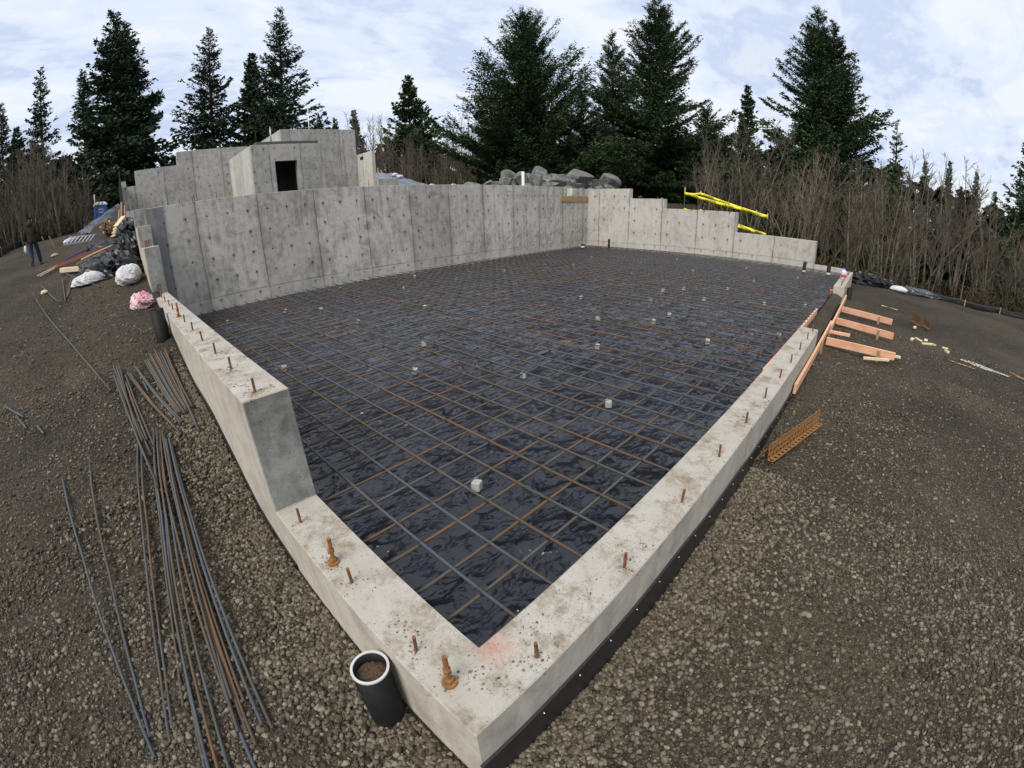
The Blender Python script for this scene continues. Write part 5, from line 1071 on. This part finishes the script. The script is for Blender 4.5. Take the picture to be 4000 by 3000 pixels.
# ------------------------------------------------------------------ person
def skin(name, verts, edges, radii, mat, parent, sub=2):
    me = bpy.data.meshes.new(name); me.from_pydata(verts, edges, []); o = bpy.data.objects.new(name, me); COL.objects.link(o)
    md = o.modifiers.new('s', 'SKIN'); md.use_smooth_shade = True
    for i, rr in enumerate(radii): me.skin_vertices[0].data[i].radius = rr if isinstance(rr, tuple) else (rr, rr)
    me.skin_vertices[0].data[0].use_root = True
    sb = o.modifiers.new('d', 'SUBSURF'); sb.levels = sub; sb.render_levels = sub
    bpy.context.view_layer.update(); m2 = bpy.data.meshes.new_from_object(o.evaluated_get(bpy.context.evaluated_depsgraph_get())); bpy.data.objects.remove(o)
    m2.name = name; m2.materials.clear(); m2.polygons.foreach_set('use_smooth', [True] * len(m2.polygons)); return link(name, m2, mat, parent)
def build_person():
    x, y = -3.68, 16.85; e = empty('person', (x, y, gz(x, y) + .0), 'person in brown hooded jacket and jeans walking away, head turned right', 'person')
    e.rotation_euler = (0, 0, -.15); e.scale = (.9, .9, .9)
    skn = plain('skin', (.42, .24, .17), .6, .3, .1, 30, 0); jk = plain('brown_jacket', (.035, .024, .016), .9, .1, .35, 9, .6); jn = plain('blue_jeans', (.022, .038, .075), .85, .15, .45, 6, .4); bt = plain('brown_boots', (.06, .04, .028), .8, .2, .3, 15, .3); hr = plain('dark_hair', (.02, .014, .01), .7, .3, .3, 50, .4)
    # joints: local +Y is the walking direction
    J = dict(pel=(0, 0, .93), sp=(0, .01, 1.12), ch=(0, .02, 1.33), nk=(0, .03, 1.50), hb=(.005, .045, 1.58), hd=(.01, .05, 1.68), ht=(.01, .05, 1.755), face=(.075, .06, 1.655), nose=(.105, .065, 1.655),
             ls=(-.19, .01, 1.43), le=(-.27, -.04, 1.15), lw=(-.27, .05, .92), lp=(-.27, .08, .84), rs=(.19, .02, 1.43), re=(.30, -.02, 1.17), rw=(.36, .10, .98), rp=(.375, .135, .905),
             lh=(-.1, 0, .90), lk=(-.115, .03, .50), la=(-.12, -.10, .10), lt=(-.125, .06, .04), rh=(.1, 0, .90), rk=(.12, .14, .51), ra=(.13, .22, .10), rt=(.15, .38, .05))
    K = list(J); E = [('pel', 'sp'), ('sp', 'ch'), ('ch', 'nk'), ('nk', 'hb'), ('hb', 'hd'), ('hd', 'ht'), ('hd', 'face'), ('face', 'nose'), ('ch', 'ls'), ('ls', 'le'), ('le', 'lw'), ('lw', 'lp'), ('ch', 'rs'), ('rs', 're'), ('re', 'rw'), ('rw', 'rp'), ('pel', 'lh'), ('lh', 'lk'), ('lk', 'la'), ('la', 'lt'), ('pel', 'rh'), ('rh', 'rk'), ('rk', 'ra'), ('ra', 'rt')]
    Rr = dict(pel=(.14, .10), sp=(.13, .095), ch=(.15, .10), nk=.055, hb=.07, hd=(.085, .095), ht=(.06, .07), face=.055, nose=.014, ls=.06, le=.042, lw=.028, lp=(.036, .018), rs=.06, re=.042, rw=.028, rp=(.036, .018), lh=.085, lk=.055, la=.04, lt=.035, rh=.085, rk=.055, ra=.04, rt=.035)
    V = [J[k] for k in K]; Ed = [(K.index(a), K.index(b)) for a, b in E]; Ra = [Rr[k] for k in K]
    for w, s in (('lp', -1), ('rp', 1)):       # five fingers grown out of each palm
        p = Vector(J[w]); d = (p - Vector(J[w[0] + 'w'])).normalized(); side = Vector((0, 1, 0)) - d * d.y; side.normalize(); pi = K.index(w)
        for q, ln in ((-.027, .062), (-.009, .075), (.009, .08), (.027, .07)):
            a = len(V); V += [tuple(p + side * q + d * .02), tuple(p + side * q * 1.1 + d * (.02 + ln * .55)), tuple(p + side * q + d * (.02 + ln) + Vector((-s * .018, 0, 0)))]; Ra += [.009, .008, .007]; Ed += [(pi, a), (a, a + 1), (a + 1, a + 2)]
        a = len(V); V += [tuple(p + side * .035 - d * .01), tuple(p + side * .055 + d * .03)]; Ra += [.011, .009]; Ed += [(pi, a), (a, a + 1)]
    skin('body', V, Ed, Ra, skn, e)
    def sub(keys, edges, rr, name, mat):
        v = [J[k] if k in J else k for k in keys]; return skin(name, v, edges, rr, mat, e)
    sub([(0, 0, .80), 'pel', 'sp', 'ch', (0, .02, 1.47), 'ls', 'le', (-.27, .045, .935), 'rs', 're', (.357, .095, .995)], [(0, 1), (1, 2), (2, 3), (3, 4), (3, 5), (5, 6), (6, 7), (3, 8), (8, 9), (9, 10)], [(.21, .15), (.205, .15), (.20, .15), (.20, .145), .085, .095, .075, .055, .095, .075, .055], 'jacket', jk)
    sub([(0, -.06, 1.44), (0, -.085, 1.52), (0, -.05, 1.60)], [(0, 1), (1, 2)], [(.13, .07), (.12, .06), (.085, .03)], 'hood', jk)
    for s, h, kx, ax_ in ((-1, 'lh', 'lk', 'la'), (1, 'rh', 'rk', 'ra')):
        p = Vector(J[ax_]); sub([(0, 0, .92), J[h], J[kx], tuple(p + Vector((0, 0, .02)))], [(0, 1), (1, 2), (2, 3)], [(.11, .11), .105, .08, .075], 'trouser_leg', jn)
        q = Vector(J[ax_[0] + 't']); sub([tuple(p + Vector((0, -.05, -.03))), tuple(p + Vector((0, 0, .06))), tuple((p + q) / 2 + Vector((0, 0, -.01))), tuple(q)], [(0, 1), (0, 2), (2, 3)], [.05, .058, .05, .042], 'boot', bt)
    sub([(0, .03, 1.66), (-.005, .035, 1.735), (.0, .02, 1.60)], [(0, 1), (0, 2)], [(.088, .09), (.075, .08), (.07, .06)], 'hair', hr)
    for s in (-1, 1):
        o = link('ear', npmesh('ear', icos()[0] * [.018, .01, .03] + [.01 , .05 + s * .095, 1.66], icos()[1]), skn, e)
    link('eye', npmesh('eye', icos()[0] * .01 + [.128, .09, 1.685], icos()[1]), M_black, e)
    c = blob('papers', (x - .28, y + .06, gz(x, y) + .62), (.06, .10, .13), M_bag, 'white bundle of papers held low in the person\'s left hand', 'papers', 31, .15, 1.5, 1, .2, (14, 10))
build_person()
